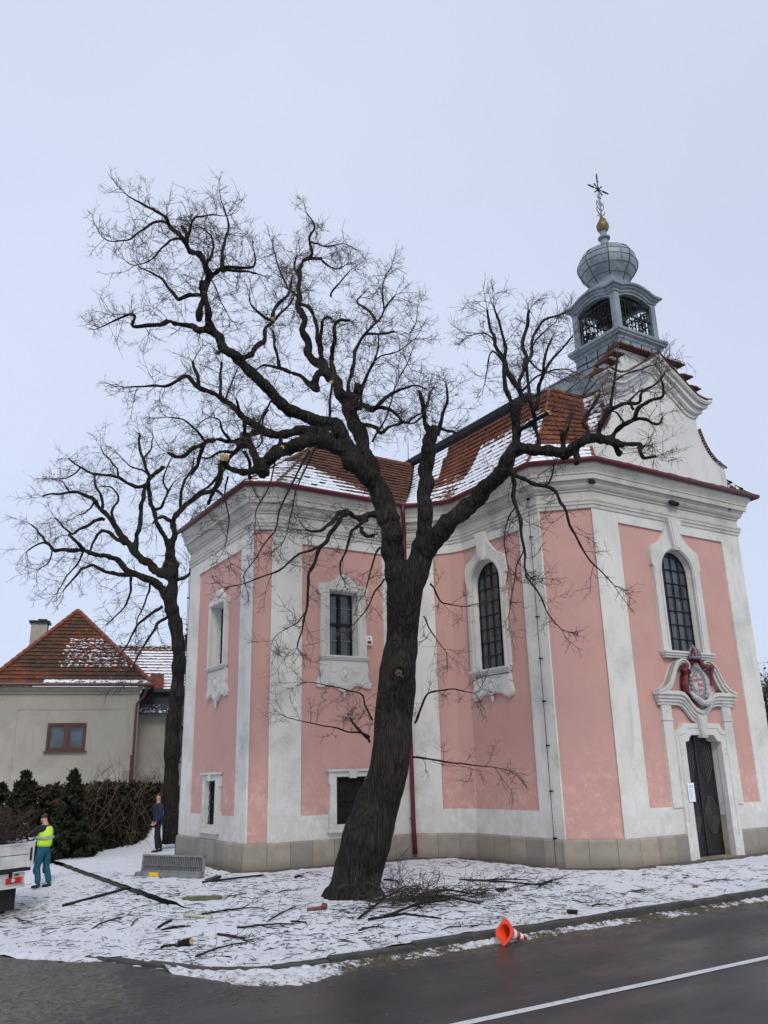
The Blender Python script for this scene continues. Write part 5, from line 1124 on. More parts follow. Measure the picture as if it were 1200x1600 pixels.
# hanging bird box / lump among the fork
T2 = Sk()
T2.limb([(268, 1318, 17), (268, 1290, 15), (267, 1240, 13.5), (269, 1180, 13), (272, 1120, 13), (277, 1080, 12), (280, 1030, 11.5), (278, 1000, 11.5), (272, 965, 11.5), (266, 940, 12), (270, 910, 9), (271, 885, 8)], 0, 0, D=29.5)
for P, a, b, dd in [
 ([(268, 945), (258, 928), (246, 914), (227, 902), (203, 893), (183, 875), (170, 867), (153, 867), (130, 857), (118, 845), (107, 837)], 8.5, 2.5, -1.2), ([(132, 857), (108, 860), (83, 858), (70, 842), (58, 828), (48, 818)], 4.5, 1.2, .5), ([(84, 858), (65, 850), (42, 862)], 2.5, 1, -.3),
 ([(271, 900), (258, 898), (246, 892), (230, 880), (213, 867), (200, 848), (187, 833), (165, 803), (147, 783), (133, 773), (110, 770), (87, 772), (67, 774)], 8.5, 1.3, 1.2), ([(211, 865), (216, 835), (219, 800), (223, 778), (231, 757), (233, 743), (225, 722), (219, 700), (217, 677)], 5, 2, .4),
 ([(256, 893), (261, 870), (263, 850), (250, 827), (240, 800), (234, 773), (231, 752)], 5, 4, -.8), ([(231, 757), (213, 760), (187, 748), (170, 742), (147, 740), (125, 730), (110, 720), (107, 717)], 3.6, 1.2, -.6), ([(232, 750), (244, 738), (255, 726)], 4.5, 3.5, .2),
 ([(208, 897), (190, 899), (170, 894), (147, 884), (133, 885), (123, 893), (110, 910), (100, 923)], 4.2, 1.2, -.7), ([(195, 850), (180, 838), (167, 830), (153, 833), (145, 850), (138, 868)], 4, 1.4, .7), ([(163, 812), (150, 815), (137, 821), (120, 830), (110, 833), (98, 820), (87, 810)], 3.4, 1.2, -.5), ([(158, 797), (160, 780), (150, 760), (147, 742)], 3, 1.6, .4), ([(180, 823), (175, 800), (185, 780), (175, 762), (160, 760)], 3, 1, -.6),
 ([(270, 888), (268, 867), (270, 850), (272, 835), (270, 817), (283, 797), (300, 781), (318, 771), (337, 764), (345, 748), (352, 730), (360, 712)], 7, 2, -.9), ([(283, 795), (283, 770), (290, 750), (299, 733), (303, 717)], 3.2, 1.2, -.6), ([(268, 815), (258, 810), (247, 808), (240, 818)], 4, 2, .5), ([(272, 905), (285, 904), (295, 898), (298, 880)], 4, 1.5, .3), ([(276, 835), (290, 825), (300, 810)], 2, 1, -.4), ([(336, 764), (350, 775), (358, 785)], 3, 1.5, -.4), ([(264, 850), (276, 880), (268, 900)], 4, 4, 0),
 ([(265, 960), (248, 975), (227, 1007), (207, 1040), (193, 1056)], 3, .9, -.9), ([(254, 947), (238, 958), (220, 973), (200, 1003), (187, 1030)], 3, .9, -.7), ([(203, 898), (205, 915), (203, 930), (190, 953), (167, 975)], 2.6, .8, -.5), ([(234, 912), (227, 940), (215, 965), (213, 990)], 2, .8, -.4), ([(130, 858), (122, 880), (105, 900), (90, 925)], 2, .8, .5), ([(147, 784), (135, 800), (120, 805)], 2, .8, -.4), ([(232, 742), (220, 735), (205, 730), (190, 715)], 2, .8, .5), ([(224, 720), (235, 700), (240, 680)], 2, .8, .5), ([(270, 960), (282, 985), (290, 1010)], 2, .8, -.4),
 ([(187, 747), (180, 728), (165, 712), (158, 700)], 2, .8, .4), ([(240, 800), (252, 790), (262, 770), (270, 755)], 3, 1.2, -.6), ([(262, 770), (255, 750), (262, 730), (270, 712)], 2, .8, -.3), ([(125, 730), (110, 745), (90, 748)], 1.6, .7, .3), ([(83, 858), (75, 880), (60, 890)], 1.6, .7, -.3), ([(110, 770), (100, 755), (85, 750)], 1.6, .7, .3),
]: T2.limb(P, a, b, dd)
tree2 = build_tree(T2, at(268, 1312, 29.5), 'bare_tree', 'bare dark tree behind the left corner of the church beside the hedge', 'tree', 23, .045, .19, .88, 0, .0092, -.02, lambda p: p.x > 8.2 and p.z < 11 and p.y < 26.5, r_min=.085, twig_w=.95)

# ================================================================== house behind the hedge
ha = RAD(107); HU = V((sin(ha), cos(ha), 0)); HN = V((-.2924, -.9563, 0)); H0 = at(120, 1180, 36); H0.z = 0
fH = Fr(H0, HU, HN)
house = thing('house', H0+V((0, 0, 1.6)), 'low grey plastered house with a mossy hipped tile roof', 'house')
q = MB(); hw_ = rect(-1.25, .30, 3.38, 4.52)
q.plate(fH, rect(-3.45, 2.35, .6, 5.95), 0, 0, [hw_]); fs = Fr(fH.P(2.35, 0, 0), -HN, HU); q.plate(fs, rect(0, 9, .6, 5.95), 0, 0)
q.plate(fH, rect(2.35-.35, 2.35, .6, 5.95), 0, .03); q.box(fH, -3.5, 2.40, 5.72, 5.85, -.02, .08); q.box(fH, -3.55, 2.45, 5.85, 6.0, -.02, .2); q.plate(Fr(fH.P(-3.45, 0, 0), HN, -HU), rect(-9, 0, .6, 5.95), 0, 0)
q.box(fH, -2.50, 1.62, 5.06, 5.10, -.02, .02); q.box(fH, -2.52, -2.48, 1.6, 5.10, -.02, .018); q.build('wall', M['house_wall'], house)
q = MB(); ZR = 6.12; c1, c2 = fH.P(-3.75, ZR, .3), fH.P(2.82, ZR, .3); ap = fH.P(-.80, 9.92, -3.6)
hs = lambda p, a, s: (1.0 if s < .07 and a > .38 else .55 if (.25 < s < .62 and .42 < a < .85) else 0)*1.0
roof_patch(q, c1, c2, ap-HU*.02, ap+HU*.02, 20, tw=.24, th=.06, snow=lambda p, a, s: (.66 if s < .06 and a > .35 else .44 if (.22 < s < .60 and .40 < a < .98) else 0), ni=20)
apb = fH.P(-.80, 9.92, -8)
roof_patch(q, c2, fH.P(2.82, ZR, -9), ap, apb, 20, tw=.24, th=.06, snow=lambda p, a, s: .5, ni=21)
roof_patch(q, fH.P(-3.75, ZR, -9), c1, apb, ap, 20, tw=.24, th=.06, snow=lambda p, a, s: .4, ni=22)
hr = q.build('roof', M['tile_house'], house)
rt = MB()
def ridge2(a, b, r=.10, step=.38):
    L = (b-a).length; n = int(L/step)
    for i in range(n): rt.tube([a.lerp(b, i/n), a.lerp(b, min(1, (i+1.1)/n))], [r*1.1, r*.85], 8)
ridge2(c1+V((0, 0, .08)), ap+V((0, 0, .06))); ridge2(c2+V((0, 0, .08)), ap+V((0, 0, .06))); rt.build('hip_tiles', M['terracotta'], hr, True)
q = MB(); q.tube([fH.P(-3.8, 6.08, .36), fH.P(2.9, 6.08, .36)], .075, 8); q.tube([fH.P(2.88, 6.08, .36), fH.P(2.88, 6.08, -6)], .075, 8); q.build('gutter', M['brown_frame'], house)
q = MB(); q.tube([fH.P(2.70, 6.0, .36), fH.P(2.55, 5.6, .16), fH.P(2.28, 5.3, .08), fH.P(2.26, 4.6, .08), fH.P(2.26, 1.6, .08)], .055, 8); q.build('downpipe', M['brown_frame'], house)
hwd = bpy.data.objects.new('window', None); C.objects.link(hwd); hwd.location = fH.P(-.47, 3.38, 0); attach(hwd, house)
q = MB(); q.plate(fH, hw_, -.12, .02, [rect(-1.17, .22, 3.46, 4.44)]); q.box(fH, -.53, -.41, 3.38, 4.52, -.12, .01)
for a, b in ((-1.17, -.53), (-.41, .22)): q.plate(fH, rect(a, b, 3.46, 4.44), -.12, -.01, [rect(a+.06, b-.06, 3.53, 4.38)])
q.build('frame', M['brown_frame'], hwd); q = MB(); q.plate(fH, rect(-1.2, .26, 3.4, 4.5), -.10, -.10); q.build('pane', M['hglass'], hwd)
q = MB(); q.box(fH, -1.32, .37, 3.32, 3.38, -.02, .12); q.build('sill', M['brown_frame'], hwd)
q = MB(); q.plate(fH, rect(-1.17, .22, 3.46, 4.0), -.097, -.095)
q = MB(); q.bbox(fH.P(-2.55, 8.15, -4.6), (.72, .62, 2.6), Matrix.Rotation(math.atan2(HU.y, HU.x), 3, 'Z')); q.build('chimney', M['house_wall'], hr)
q = MB(); q.bbox(fH.P(-2.55, 9.50, -4.6), (.92, .80, .12), Matrix.Rotation(math.atan2(HU.y, HU.x), 3, 'Z')); q.bbox(fH.P(-2.45, 9.62, -4.6), (.4, .3, .1), Matrix.Rotation(math.atan2(HU.y, HU.x), 3, 'Z')); q.build('chimney_cap', M['iron'], hr)
# lower wing with a sheet roof and the snowy roof beyond
wing = thing('house_wing', fH.P(4, 1.6, -1), 'low grey annexe with dark sheet roof and snow covered tiles behind the bare tree', 'annexe')
fW = Fr(fH.P(0, 0, -1.2), HU, HN); q = MB(); ww = rect(3.52, 4.5, 3.10, 4.42); q.plate(fW, rect(2.2, 9, .6, 5.0), 0, 0, [ww]); q.build('wall', M['house_wall'], wing)
q = MB(); q.add([fW.P(2.2, 5.0, .45), fW.P(9, 5.0, .45), fW.P(9, 5.50, -.6), fW.P(2.2, 5.50, -.6), fW.P(2.2, 4.9, .45), fW.P(9, 4.9, .45)], [(0, 1, 2, 3), (4, 5, 1, 0)], None, [.45, .45, .2, .2, 0, 0]); q.box(fW, 2.2, 9, 5.50, 5.95, -.7, -.6); q.box(fW, 2.4, 9, 5.95, 6.08, -.8, -.35); q.build('sheet_roof', M['slate'], wing)
q = MB(); roof_patch(q, fW.P(3.0, 6.05, -.5), fW.P(12, 6.05, -.5), fW.P(1.0, 8.6, -4.2), fW.P(12, 8.6, -4.2), 15, tw=.26, th=.06, snow=lambda p, a, s: .82 if s < .86 else .45, ni=25); wr = q.build('tiled_roof', M['tile_house'], wing)
q = MB(); q.box(fW, 2.75, 3.35, 6.1, 6.75, -1.2, -.4); q.build('roof_hatch', M['terracotta'], wr)
for u in (4.02, 4.40): q = MB(); q.lathe(fW.P(u, 8.4, -4.4), [(0, .10), (.7, .10), (.7, .14), (.82, .14)], 10); q.build('vent_pipe', M['iron'], wr)
wd = bpy.data.objects.new('window', None); C.objects.link(wd); wd.location = fW.P(4, 3.1, 0); attach(wd, wing)
q = MB(); q.plate(fW, ww, -.12, .02, [rect(3.62, 4.4, 3.2, 4.32)]); q.build('frame', M['brown_frame'], wd); q = MB(); q.plate(fW, ww, -.1, -.1); q.build('pane', M['glass'], wd)

# ================================================================== hedge, conifers, posts
def leaf_cloud(mb, rn, n, sampler, size, up=.0):
    for _ in range(n):
        p, sc = sampler(rn); d = rvec(rn); d.z += up; d.normalize(); a = d.orthogonal().normalized(); a = (a*cos(7*rn.random())+d.cross(a)*sin(7*rn.random())).normalized(); s_ = size*sc*rn.uniform(.6, 1.4); w_ = s_*.28
        mb.add([p-a*w_, p+d*s_*.5-a*w_*.9, p+d*s_, p+d*s_*.5+a*w_*.9, p+a*w_], [(0, 1, 2, 3, 4)])
rn = random.Random(3)
ha0, ha1 = V((5.6, 28.6, 0)), V((11.4, 35.6, 0)); hd = (ha1-ha0).normalized(); hn = V((hd.y, -hd.x, 0))
hedge = thing('hedge', (8, 30, 0), 'dark overgrown evergreen hedge tangled with dry vines before the grey house', 'hedge')
def hs_(rn, t=None):
    t = rn.random() if t is None else t; p = ha0.lerp(ha1, t); h = 1.88+.42*nf(t*9, 0, 3)+.25*nf(t*31, 2, 1)
    z = rn.random()**.8*h; front = rn.random() < .7; bulge = .18*nf(t*14, z*1.6, 7)+.10*nf(t*40, z*4, 3)
    off = (.75+bulge-.35*(z/h)**3+rn.uniform(-.05, .10)) if front else rn.uniform(-.9, .7)
    if not front: z = h+.12*nf(t*33, off*4, 5)+rn.uniform(-.08, .06)
    if rn.random() < .12: p = ha0+hd*rn.uniform(-.35, .1); off = rn.uniform(-1, .8); z = rn.uniform(0, h)
    return p+hn*off+V((0, 0, z-.05)), 1
q = MB(); leaf_cloud(q, rn, 15000, hs_, .15, .1); q.build('foliage', M['hedge'], hedge)
q = MB(); leaf_cloud(q, rn, 1800, hs_, .16, -.4); q.build('dead_foliage', M['brown'], hedge)
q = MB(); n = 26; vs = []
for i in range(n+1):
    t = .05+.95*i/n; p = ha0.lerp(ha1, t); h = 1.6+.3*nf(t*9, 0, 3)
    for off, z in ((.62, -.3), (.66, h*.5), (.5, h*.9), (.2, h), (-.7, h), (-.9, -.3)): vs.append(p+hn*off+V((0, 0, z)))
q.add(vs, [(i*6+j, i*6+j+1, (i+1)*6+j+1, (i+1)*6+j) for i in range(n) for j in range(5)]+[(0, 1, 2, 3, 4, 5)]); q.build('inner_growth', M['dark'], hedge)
tw = []
for k in range(170):
    t = rn.random(); p = ha0.lerp(ha1, t)+hn*rn.uniform(.65, 1.0)+V((0, 0, rn.uniform(.3, 2.0))); d = (hd*rn.uniform(-1, 1)+V((0, 0, rn.uniform(-.6, 1)))+hn*.1).normalized(); L = rn.uniform(.7, 2.0); pts = [p]; n = 8; sag = rn.uniform(-.5, .1)
    for i in range(n): d = (d+V((0, 0, sag*.25))+rvec(rn)*.12).normalized(); pts.append(pts[-1]+d*L/n)
    tw.append((pts, .012, .005))
for k in range(34):
    t = .15+.85*rn.random(); p = ha0.lerp(ha1, t)+hn*rn.uniform(-.5, .6)+V((0, 0, 1.9)); twig(rn, tw, p, V((rn.uniform(-.6, .6), rn.uniform(-.6, .6), 1)), rn.uniform(.4, .9), .008, 0, 0)
vs, fs = tri_tubes(tw); q = MB(); q.add(vs, fs); q.build('vines', M['vine'], hedge)
def conifer(name, base, h, r, label, seed, gaps=0, n=3800, group=None):
    rn = random.Random(seed); o = thing(name, base, label, 'conifer', group); q = MB(); q.tube([base, base+V((0, 0, h*.9))], [.06, .015], 7); q.build('trunk', M['bark'], o)
    tips = []
    for k in range(int(46*h)):
        z = h*rn.random()**1.1; rr = r*(1-(z/h)**1.3)*(1-.35*sm(.25-z/h))*rn.uniform(.65, 1.15); a = rn.uniform(0, 6.28); tips.append((V((cos(a)*rr, sin(a)*rr, z+rr*.35)), V((0, 0, max(0, z-.1))), rr))
    def smp(rn):
        tp, ro, rr = rn.choice(tips); t = rn.random()**.5; return base+ro.lerp(tp, t)+rvec(rn)*.07, 1
    q = MB(); leaf_cloud(q, rn, n, smp, .13, .5); q.build('crown', M['conifer'], o); return o
D_ = 25.5
conifer('conifer', V((*at(105, 1345, 26.6).xy, -.3)), 2.75, .80, 'narrow dark conifer between the worker in the yellow vest and the hedge', 5, n=5200)
b_ = at(30, 1310, 27.0); b_.z = .4; conifer('conifer', b_, 2.1, .8, 'loose pointed conifer behind the brushwood on the truck', 6, n=3600)
b_ = at(-6, 1310, 27.5); b_.z = .2; c3 = conifer('conifer', b_, 1.9, .9, 'brown tinged conifer at the left edge behind the truck', 8, n=3000)
# twiggy low shrub powdered with snow between the conifers
rn = random.Random(9); b_ = at(72, 1290, 27.5); b_.z = -.1; o = thing('snowy_shrub', b_, 'low dark shrub powdered with snow below the house wall', 'shrub')
def sb(rn): a = rn.uniform(0, 6.28); r = rn.random()**.5*1.3; return b_+V((cos(a)*r, sin(a)*r, .3+1.15*(1-r/1.5)*rn.uniform(.3, 1))), 1
q = MB(); leaf_cloud(q, rn, 2600, sb, .14); q.build('foliage', M['hedge'], o); q = MB()
def sb2(rn): p, s_ = sb(rn); return p+V((0, 0, .15)), 1
leaf_cloud(q, rn, 420, sb2, .13, -.1); q.build('snow_dusting', simple('settled_snow', (.7, .72, .76), .8, .1), o)
for px, py, t, lab in ((116, 1232, 1200, 'thin rusty fence post rising from the hedge by the narrow conifer'), (202, 1226, 1180, 'thin rusty fence post rising from the hedge by the house downpipe')):
    p = at(px, py, 29.2 if px < 150 else 33.0); top = at(px+3, t, 29.2 if px < 150 else 33.0); q = MB(); q.tube([V((p.x, p.y, 0)), top], .03, 6); q.lathe(top-V((0, 0, .02)), [(0, .036), (.03, .036)], 8); o = q.build('fence_post', M['rust'], loc=V((p.x, p.y, 0))); tag(o, lab, 'post', 'rusty posts in the hedge')

# far right: a leafy shrub on a dark slope
rn = random.Random(31); b_ = at(1212, 1190, 44); b_.z = -.1; top = at(1200, 1060, 44)
o = thing('leafy_tree', b_, 'half bare dark tree at the right edge beyond the church', 'tree'); q = MB(); q.tube([b_, V((b_.x, b_.y, 6.0))], [.16, .05], 7); q.build('trunk', M['bark'], o)
tw = []
for k in range(60): z = rn.uniform(2.5, 6.0); twig(rn, tw, V((b_.x, b_.y, z)), V((rn.uniform(-1, 1), rn.uniform(-1, 1), .6)), rn.uniform(1.2, 2.2), .018, 0, .03)
vs, fs = tri_tubes(tw); q = MB(); q.add(vs, fs); q.build('branches', M['twig'], o)
def lt(rn): s_ = rn.choice(tw); return rn.choice(s_[0])+rvec(rn)*.1, 1
q = MB(); leaf_cloud(q, rn, 1100, lt, .17); q.build('leaves', M['leaf'], o)
hl = MB(); vs = []; P0_ = at(1150, 1200, 60)
for i in range(25):
    for j in range(10): vs.append((40+i*4, 28+j*6, -1.2+9*sin(min(1, j/6)*pi/2)*sm(i/3)+nf(i, j, 3, .7)*.8))
hl.add(vs, [(i*10+j, (i+1)*10+j, (i+1)*10+j+1, i*10+j+1) for i in range(24) for j in range(9)]); kind(hl.build('hill', simple('winter_woodland', (.05, .045, .04), .95, .5, .8, 0, .5), None, True), 'structure')

# ================================================================== people
def skinned(name, verts, edges, radii, mat, parent=None, sub=2, smooth=True, root=0):
    me = bpy.data.meshes.new('t'); me.from_pydata([tuple(v) for v in verts], edges, []); o = bpy.data.objects.new('t', me); C.objects.link(o)
    m = o.modifiers.new('k', 'SKIN'); m.use_smooth_shade = True
    for i, r in enumerate(radii):
        sv = me.skin_vertices[0].data[i]; sv.radius = (r, r) if isinstance(r, (int, float)) else r; sv.use_root = (i == root)
    s_ = o.modifiers.new('s', 'SUBSURF'); s_.levels = sub; s_.render_levels = sub
    dg = bpy.context.evaluated_depsgraph_get(); me2 = bpy.data.meshes.new_from_object(o.evaluated_get(dg)); bpy.data.objects.remove(o)
    me2.name = name; me2.materials.clear(); me2.materials.append(mat); me2.polygons.foreach_set('use_smooth', [smooth]*len(me2.polygons))
    r_ = bpy.data.objects.new(name, me2); C.objects.link(r_)
    if parent: attach(r_, parent)
    return r_
def chain(P, R_):
    return P, [(i, i+1) for i in range(len(P)-1)], R_
def person(base, face, H, label, pose, cloth):
    f_ = V((sin(face), cos(face), 0)); l_ = V((-f_.y, f_.x, 0)); k = H/1.78       # forward, left
    W_ = lambda a, b, c: base+f_*a*k+l_*b*k+V((0, 0, c*k))
    root = thing('person', base, label, 'person'); J = pose; K = lambda L_: [W_(*p) for p in L_]
    # body: one continuous skinned figure
    vs = [(0, 0, .95), (0, 0, 1.10), (.0, 0, 1.30), (.0, 0, 1.44), (.012, 0, 1.52)]+[J['head0'], J['head1'], J['head2']]
    rd = [(.10, .08), (.10, .08), (.11, .08), (.085, .07), (.055, .055), (.075, .068), (.088, .078), (.062, .06)]; ed = [(i, i+1) for i in range(7)]
    def add(P, R_, par):
        b0 = par
        for p, r in zip(P, R_): vs.append(p); rd.append(r); ed.append((b0, len(vs)-1)); b0 = len(vs)-1
        return b0
    for s_, arm, leg in ((1, J['armL'], J['legL']), (-1, J['armR'], J['legR'])):
        w_ = add(arm, [.055, .048, .042, .034, .026], 3)
        hp = V(arm[-1]); d = (V(arm[-1])-V(arm[-2])).normalized(); pal = hp+d*.05; pi_ = add([tuple(pal)], [.026], w_)
        sd_ = d.cross(V((0, 0, 1)) if abs(d.z) < .8 else V((1, 0, 0))).normalized(); up = d.cross(sd_)
        for q_, (o_, L_) in enumerate(((-.028, .065), (-.010, .078), (.010, .074), (.027, .058))):
            e1 = pal+sd_*o_+d*(.03); e2 = e1+d*L_*.5+up*(-.012); e3 = e2+d*L_*.35+up*(-.03); add([tuple(e1), tuple(e2), tuple(e3)], [.010, .009, .007], pi_)
        add([tuple(hp+sd_*-.035+d*.02), tuple(hp+sd_*-.05+d*.05-up*.015)], [.012, .009], w_)
        add(leg, [.085, .075, .055, .05, .038], 0)
    body = skinned('body', K(vs), ed, [r*k if isinstance(r, (int, float)) else (r[0]*k, r[1]*k) for r in rd], M['skin'], root, 2)
    hc = V(J['head1']); hf = V(J['look']).normalized(); hl_ = V((-hf.y, hf.x, 0))
    q = MB(); q.sphere(W_(*(hc+hf*.085+V((0, 0, -.015)))), .017*k, 8); q.sphere(W_(*(hc+hf*.085+V((0, 0, -.06)))), (.02, .02, .008), 8)
    for s_ in (-1, 1): q.sphere(W_(*(hc+hl_*.08*s_+V((0, 0, -.02)))), (.018, .018, .03), 8)
    q.build('face_features', M['skin'], body, True)
    q = MB()
    for s_ in (-1, 1): q.sphere(W_(*(hc+hf*.078+hl_*.03*s_+V((0, 0, .015)))), .008, 6)
    q.build('eyes', M['iron'], body, True)
    q = MB(); vv = []
    for i in range(9):
        for j in range(18):
            th = i/8*1.75; ph = j/18*2*pi; rr = .093+.004*sin(j*5.1+i)
            d = V((sin(th)*cos(ph), sin(th)*sin(ph), cos(th))); dd = hf*d.x+hl_*d.y+V((0, 0, d.z)); z = rr
            if d.x > .45 and d.z < .45: z = .06
            vv.append(W_(*(hc+V((0, 0, .028))-hf*.008+dd*z)))
    q.add(vv, [(i*18+j, i*18+(j+1) % 18, (i+1)*18+(j+1) % 18, (i+1)*18+j) for i in range(8) for j in range(18)]); q.build('hair', M['hair'], root, True)
    # clothes
    tv = [(0, 0, .90), (0, 0, 1.02), (0, 0, 1.14), (0, 0, 1.30), (0, 0, 1.43), (.005, 0, 1.50)]; tr = [(.165, .13), (.165, .13), (.16, .13), (.18, .135), (.135, .11), (.075, .075)]; te = [(i, i+1) for i in range(5)]
    if not cloth.get('long', True): tv = tv[1:]; tr = tr[1:]; te = [(i, i+1) for i in range(4)]
    b4 = len(tv)-2
    for arm in (J['armL'], J['armR']):
        b0 = b4
        for p, r in zip(arm, [.082, .072, .062, .055, .046]): tv.append(p); tr.append(r); te.append((b0, len(tv)-1)); b0 = len(tv)-1
    skinned('jacket', K(tv), te, [r*k if isinstance(r, (int, float)) else (r[0]*k, r[1]*k) for r in tr], cloth['top'], root, 2)
    lv = [(0, 0, 1.02), (0, 0, .93)]; lr = [(.155, .125), (.155, .12)]; le = [(0, 1)]
    for leg in (J['legL'], J['legR']):
        b0 = 1
        for p, r in zip(leg, [.115, .10, .082, .078, .074]): 
            lv.append(p); lr.append(r); le.append((b0, len(lv)-1)); b0 = len(lv)-1
    skinned('trousers', K(lv), le, [r*k if isinstance(r, (int, float)) else (r[0]*k, r[1]*k) for r in lr], cloth['legs'], root, 2)
    for leg in (J['legL'], J['legR']):
        a = V(leg[-1]); P = [a+V((-.03, 0, .02)), V((a.x-.02, a.y, .05)), V((a.x+.08, a.y, .045)), V((a.x+.19, a.y, .035))]; skinned('boot', K(P), [(0, 1), (1, 2), (2, 3)], [.062*k, (.06*k, .052*k), (.055*k, .045*k), (.045*k, .032*k)], M['boot'], root, 2)
    return root, K, W_, k
# worker by the truck
def ground_at(x, y, z): d = ray(x, y); return EYE+d*((z-EYE.z)/d.z)
def gp(x, y, z=0.):
    for _ in range(8): p = ground_at(x, y, z); z = (z+gz(p.x, p.y))/2
    return p
wb = gp(63, 1388)
wb.z += .005
face = math.atan2(-CR.x*.95+_H.x*.35, -CR.y*.95+_H.y*.35)
pose = dict(head0=(.05, 0, 1.565), head1=(.09, 0, 1.64), head2=(.09, 0, 1.70), look=(1, 0, -.35),
    armL=[(.02, .19, 1.42), (.14, .25, 1.32), (.24, .24, 1.24), (.33, .15, 1.26), (.38, .06, 1.28)], armR=[(.02, -.19, 1.42), (.14, -.25, 1.31), (.25, -.22, 1.23), (.34, -.12, 1.22), (.40, -.04, 1.23)],
    legL=[(0, .10, .86), (.03, .12, .68), (.05, .13, .48), (.0, .13, .28), (-.02, .13, .10)], legR=[(0, -.10, .86), (-.02, -.11, .68), (-.02, -.12, .48), (-.10, -.12, .28), (-.14, -.12, .10)])
wk, K, W_, k = person(wb, face, 1.71, 'person in a yellow hi-vis vest and teal work trousers leaning on the truck', pose, dict(top=M['blackcloth'], legs=M['teal'], long=True))
vv = [(0, 0, .93), (0, 0, 1.08), (0, 0, 1.22), (0, 0, 1.34), (0, 0, 1.43), (.0, 0, 1.47)]; skinned('vest', K(vv), [(i, i+1) for i in range(5)], [(.20*k, .175*k), (.20*k, .18*k), (.205*k, .18*k), (.21*k, .17*k), (.18*k, .14*k), (.11*k, .11*k)], M['hivis'], wk, 2)
q = MB()
for z, a, b in ((1.20, .215, .188),):
    n = 28; vv = []
    for zz in (z-.03, z+.03):
        for j in range(n): t = 2*pi*j/n; ex = .75; cx_ = math.copysign(abs(cos(t))**ex, cos(t)); sy_ = math.copysign(abs(sin(t))**ex, sin(t)); vv.append(W_(b*1.02*cx_, a*1.02*sy_, zz))
    q.add(vv, [(j, (j+1) % n, n+(j+1) % n, n+j) for j in range(n)])
q.build('reflective_band', M['reflect'], wk)
q = MB()
for leg in ('legL', 'legR'): a = pose[leg][2]; q.sphere(W_(a[0]+.045, a[1], a[2]-.04), (.06, .06, .12), 10)
q.build('knee_pad', M['blackcloth'], wk, True)
# man standing by the church corner
mb_ = gp(244, 1332)
face2 = math.atan2(-CR.x*.8-_H.x*.5, -CR.y*.8-_H.y*.5)
pose2 = dict(head0=(.01, 0, 1.585), head1=(.02, 0, 1.665), head2=(.01, 0, 1.73), look=(1, .25, 0),
    armL=[(.0, .18, 1.42), (.0, .25, 1.24), (-.01, .27, 1.12), (.07, .25, 1.0), (.13, .22, .91)], armR=[(.0, -.18, 1.42), (-.04, -.25, 1.24), (-.05, -.27, 1.12), (.02, -.25, .99), (.08, -.21, .90)],
    legL=[(0, .09, .86), (.03, .10, .68), (.05, .11, .48), (.03, .12, .28), (.01, .12, .10)], legR=[(0, -.09, .86), (-.04, -.10, .68), (-.07, -.11, .48), (-.13, -.12, .28), (-.18, -.12, .10)])
mn, K2, W2, k2 = person(mb_, face2, 1.76, 'person in a dark navy jacket and black trousers standing at the church corner', pose2, dict(top=M['navy'], legs=M['blackcloth'], long=True))

# ================================================================== truck
ta = RAD(60.2); TU = V((sin(ta), cos(ta), 0)); TN = V((TU.y, -TU.x, 0)); TN = TN if TN.dot(_H) < 0 else -TN; TO = at(50, 1340, 18.9); TZ = -.42; TO.z = 0
fT = Fr(TO, TU, TN)       # u = 0 at the right rear corner, negative to the left; n towards the camera
def tz(y, x=30): p = on_plane(x, y, TO, TN); return p.z
tk = thing('truck', fT.P(-1, TZ, -2.5), 'dirty white dropside truck with its tail at the left edge, loaded with brushwood', 'truck')
z0, z1 = tz(1354), tz(1318); zb0, zb1 = tz(1386), tz(1364)
q = MB(); wdt = 2.0
q.box(fT, -wdt, 0, z0, z0+(z1-z0)*.485, -.035, 0); q.box(fT, -wdt, 0, z0+(z1-z0)*.52, z1, -.035, 0); q.box(fT, -wdt, 0, z0+.01, z1-.01, -.03, -.012)
for u in (-.9, -1.8): q.box(fT, u-.03, u+.03, z0+.02, z1-.02, -.03, .012)
q.box(fT, -wdt, .01, z0-.02, z0+.03, -.04, .012); q.box(fT, -wdt, .01, z1-.03, z1+.005, -.04, .012); tg = q.build('tailgate', M['truckwhite'], tk); q = MB(); q.box(fT, -wdt, -.1, z0+(z1-z0)*.487, z0+(z1-z0)*.518, -.02, -.006); q.build('gate_seam', M['rubber'], tg)
q = MB(); q.box(fT, -.10, 0.03, z0-.03, z1+.02, -.06, .02); q.build('corner_post', M['truckwhite'], tk); q = MB(); q.box(fT, -wdt-.03, -wdt+.08, z0-.03, z1+.02, -.06, .02); q.build('corner_post', M['truckwhite'], tk)
q = MB(); q.box(fT, -.075, -.025, z0+.1, z1-.1, .018, .03); q.build('latch', M['rubber'], tg)
fR_ = Fr(fT.P(0, 0, 0), -TN, TU)
for uu in (.0, -wdt):
    fr = Fr(fT.P(uu, 0, 0), -TN, TU); q = MB(); q.box(fr, .03, 3.6, z0, z1, -.035, 0); q.box(fr, .03, 3.6, z1-.03, z1+.005, -.04, .012)
    for v_ in (.9, 1.8, 2.7): q.box(fr, v_-.04, v_+.04, z0, z1, -.01, .02)
    q.build('side_board', M['truckwhite'], tk)
q = MB(); q.box(fT, -wdt, 0, z0-.10, z0-.02, -3.6, -.01); q.build('load_bed', M['rubber'], tk)
q = MB()
for u in (-.45, -1.55): q.box(fT, u-.04, u+.04, z0-.28, z0-.1, -5.2, -.05)
for v_ in (-.5, -2.4, -4.2): q.box(fT, -1.6, -.4, z0-.22, z0-.12, v_-.05, v_+.05)
q.build('chassis', M['rubber'], tk)
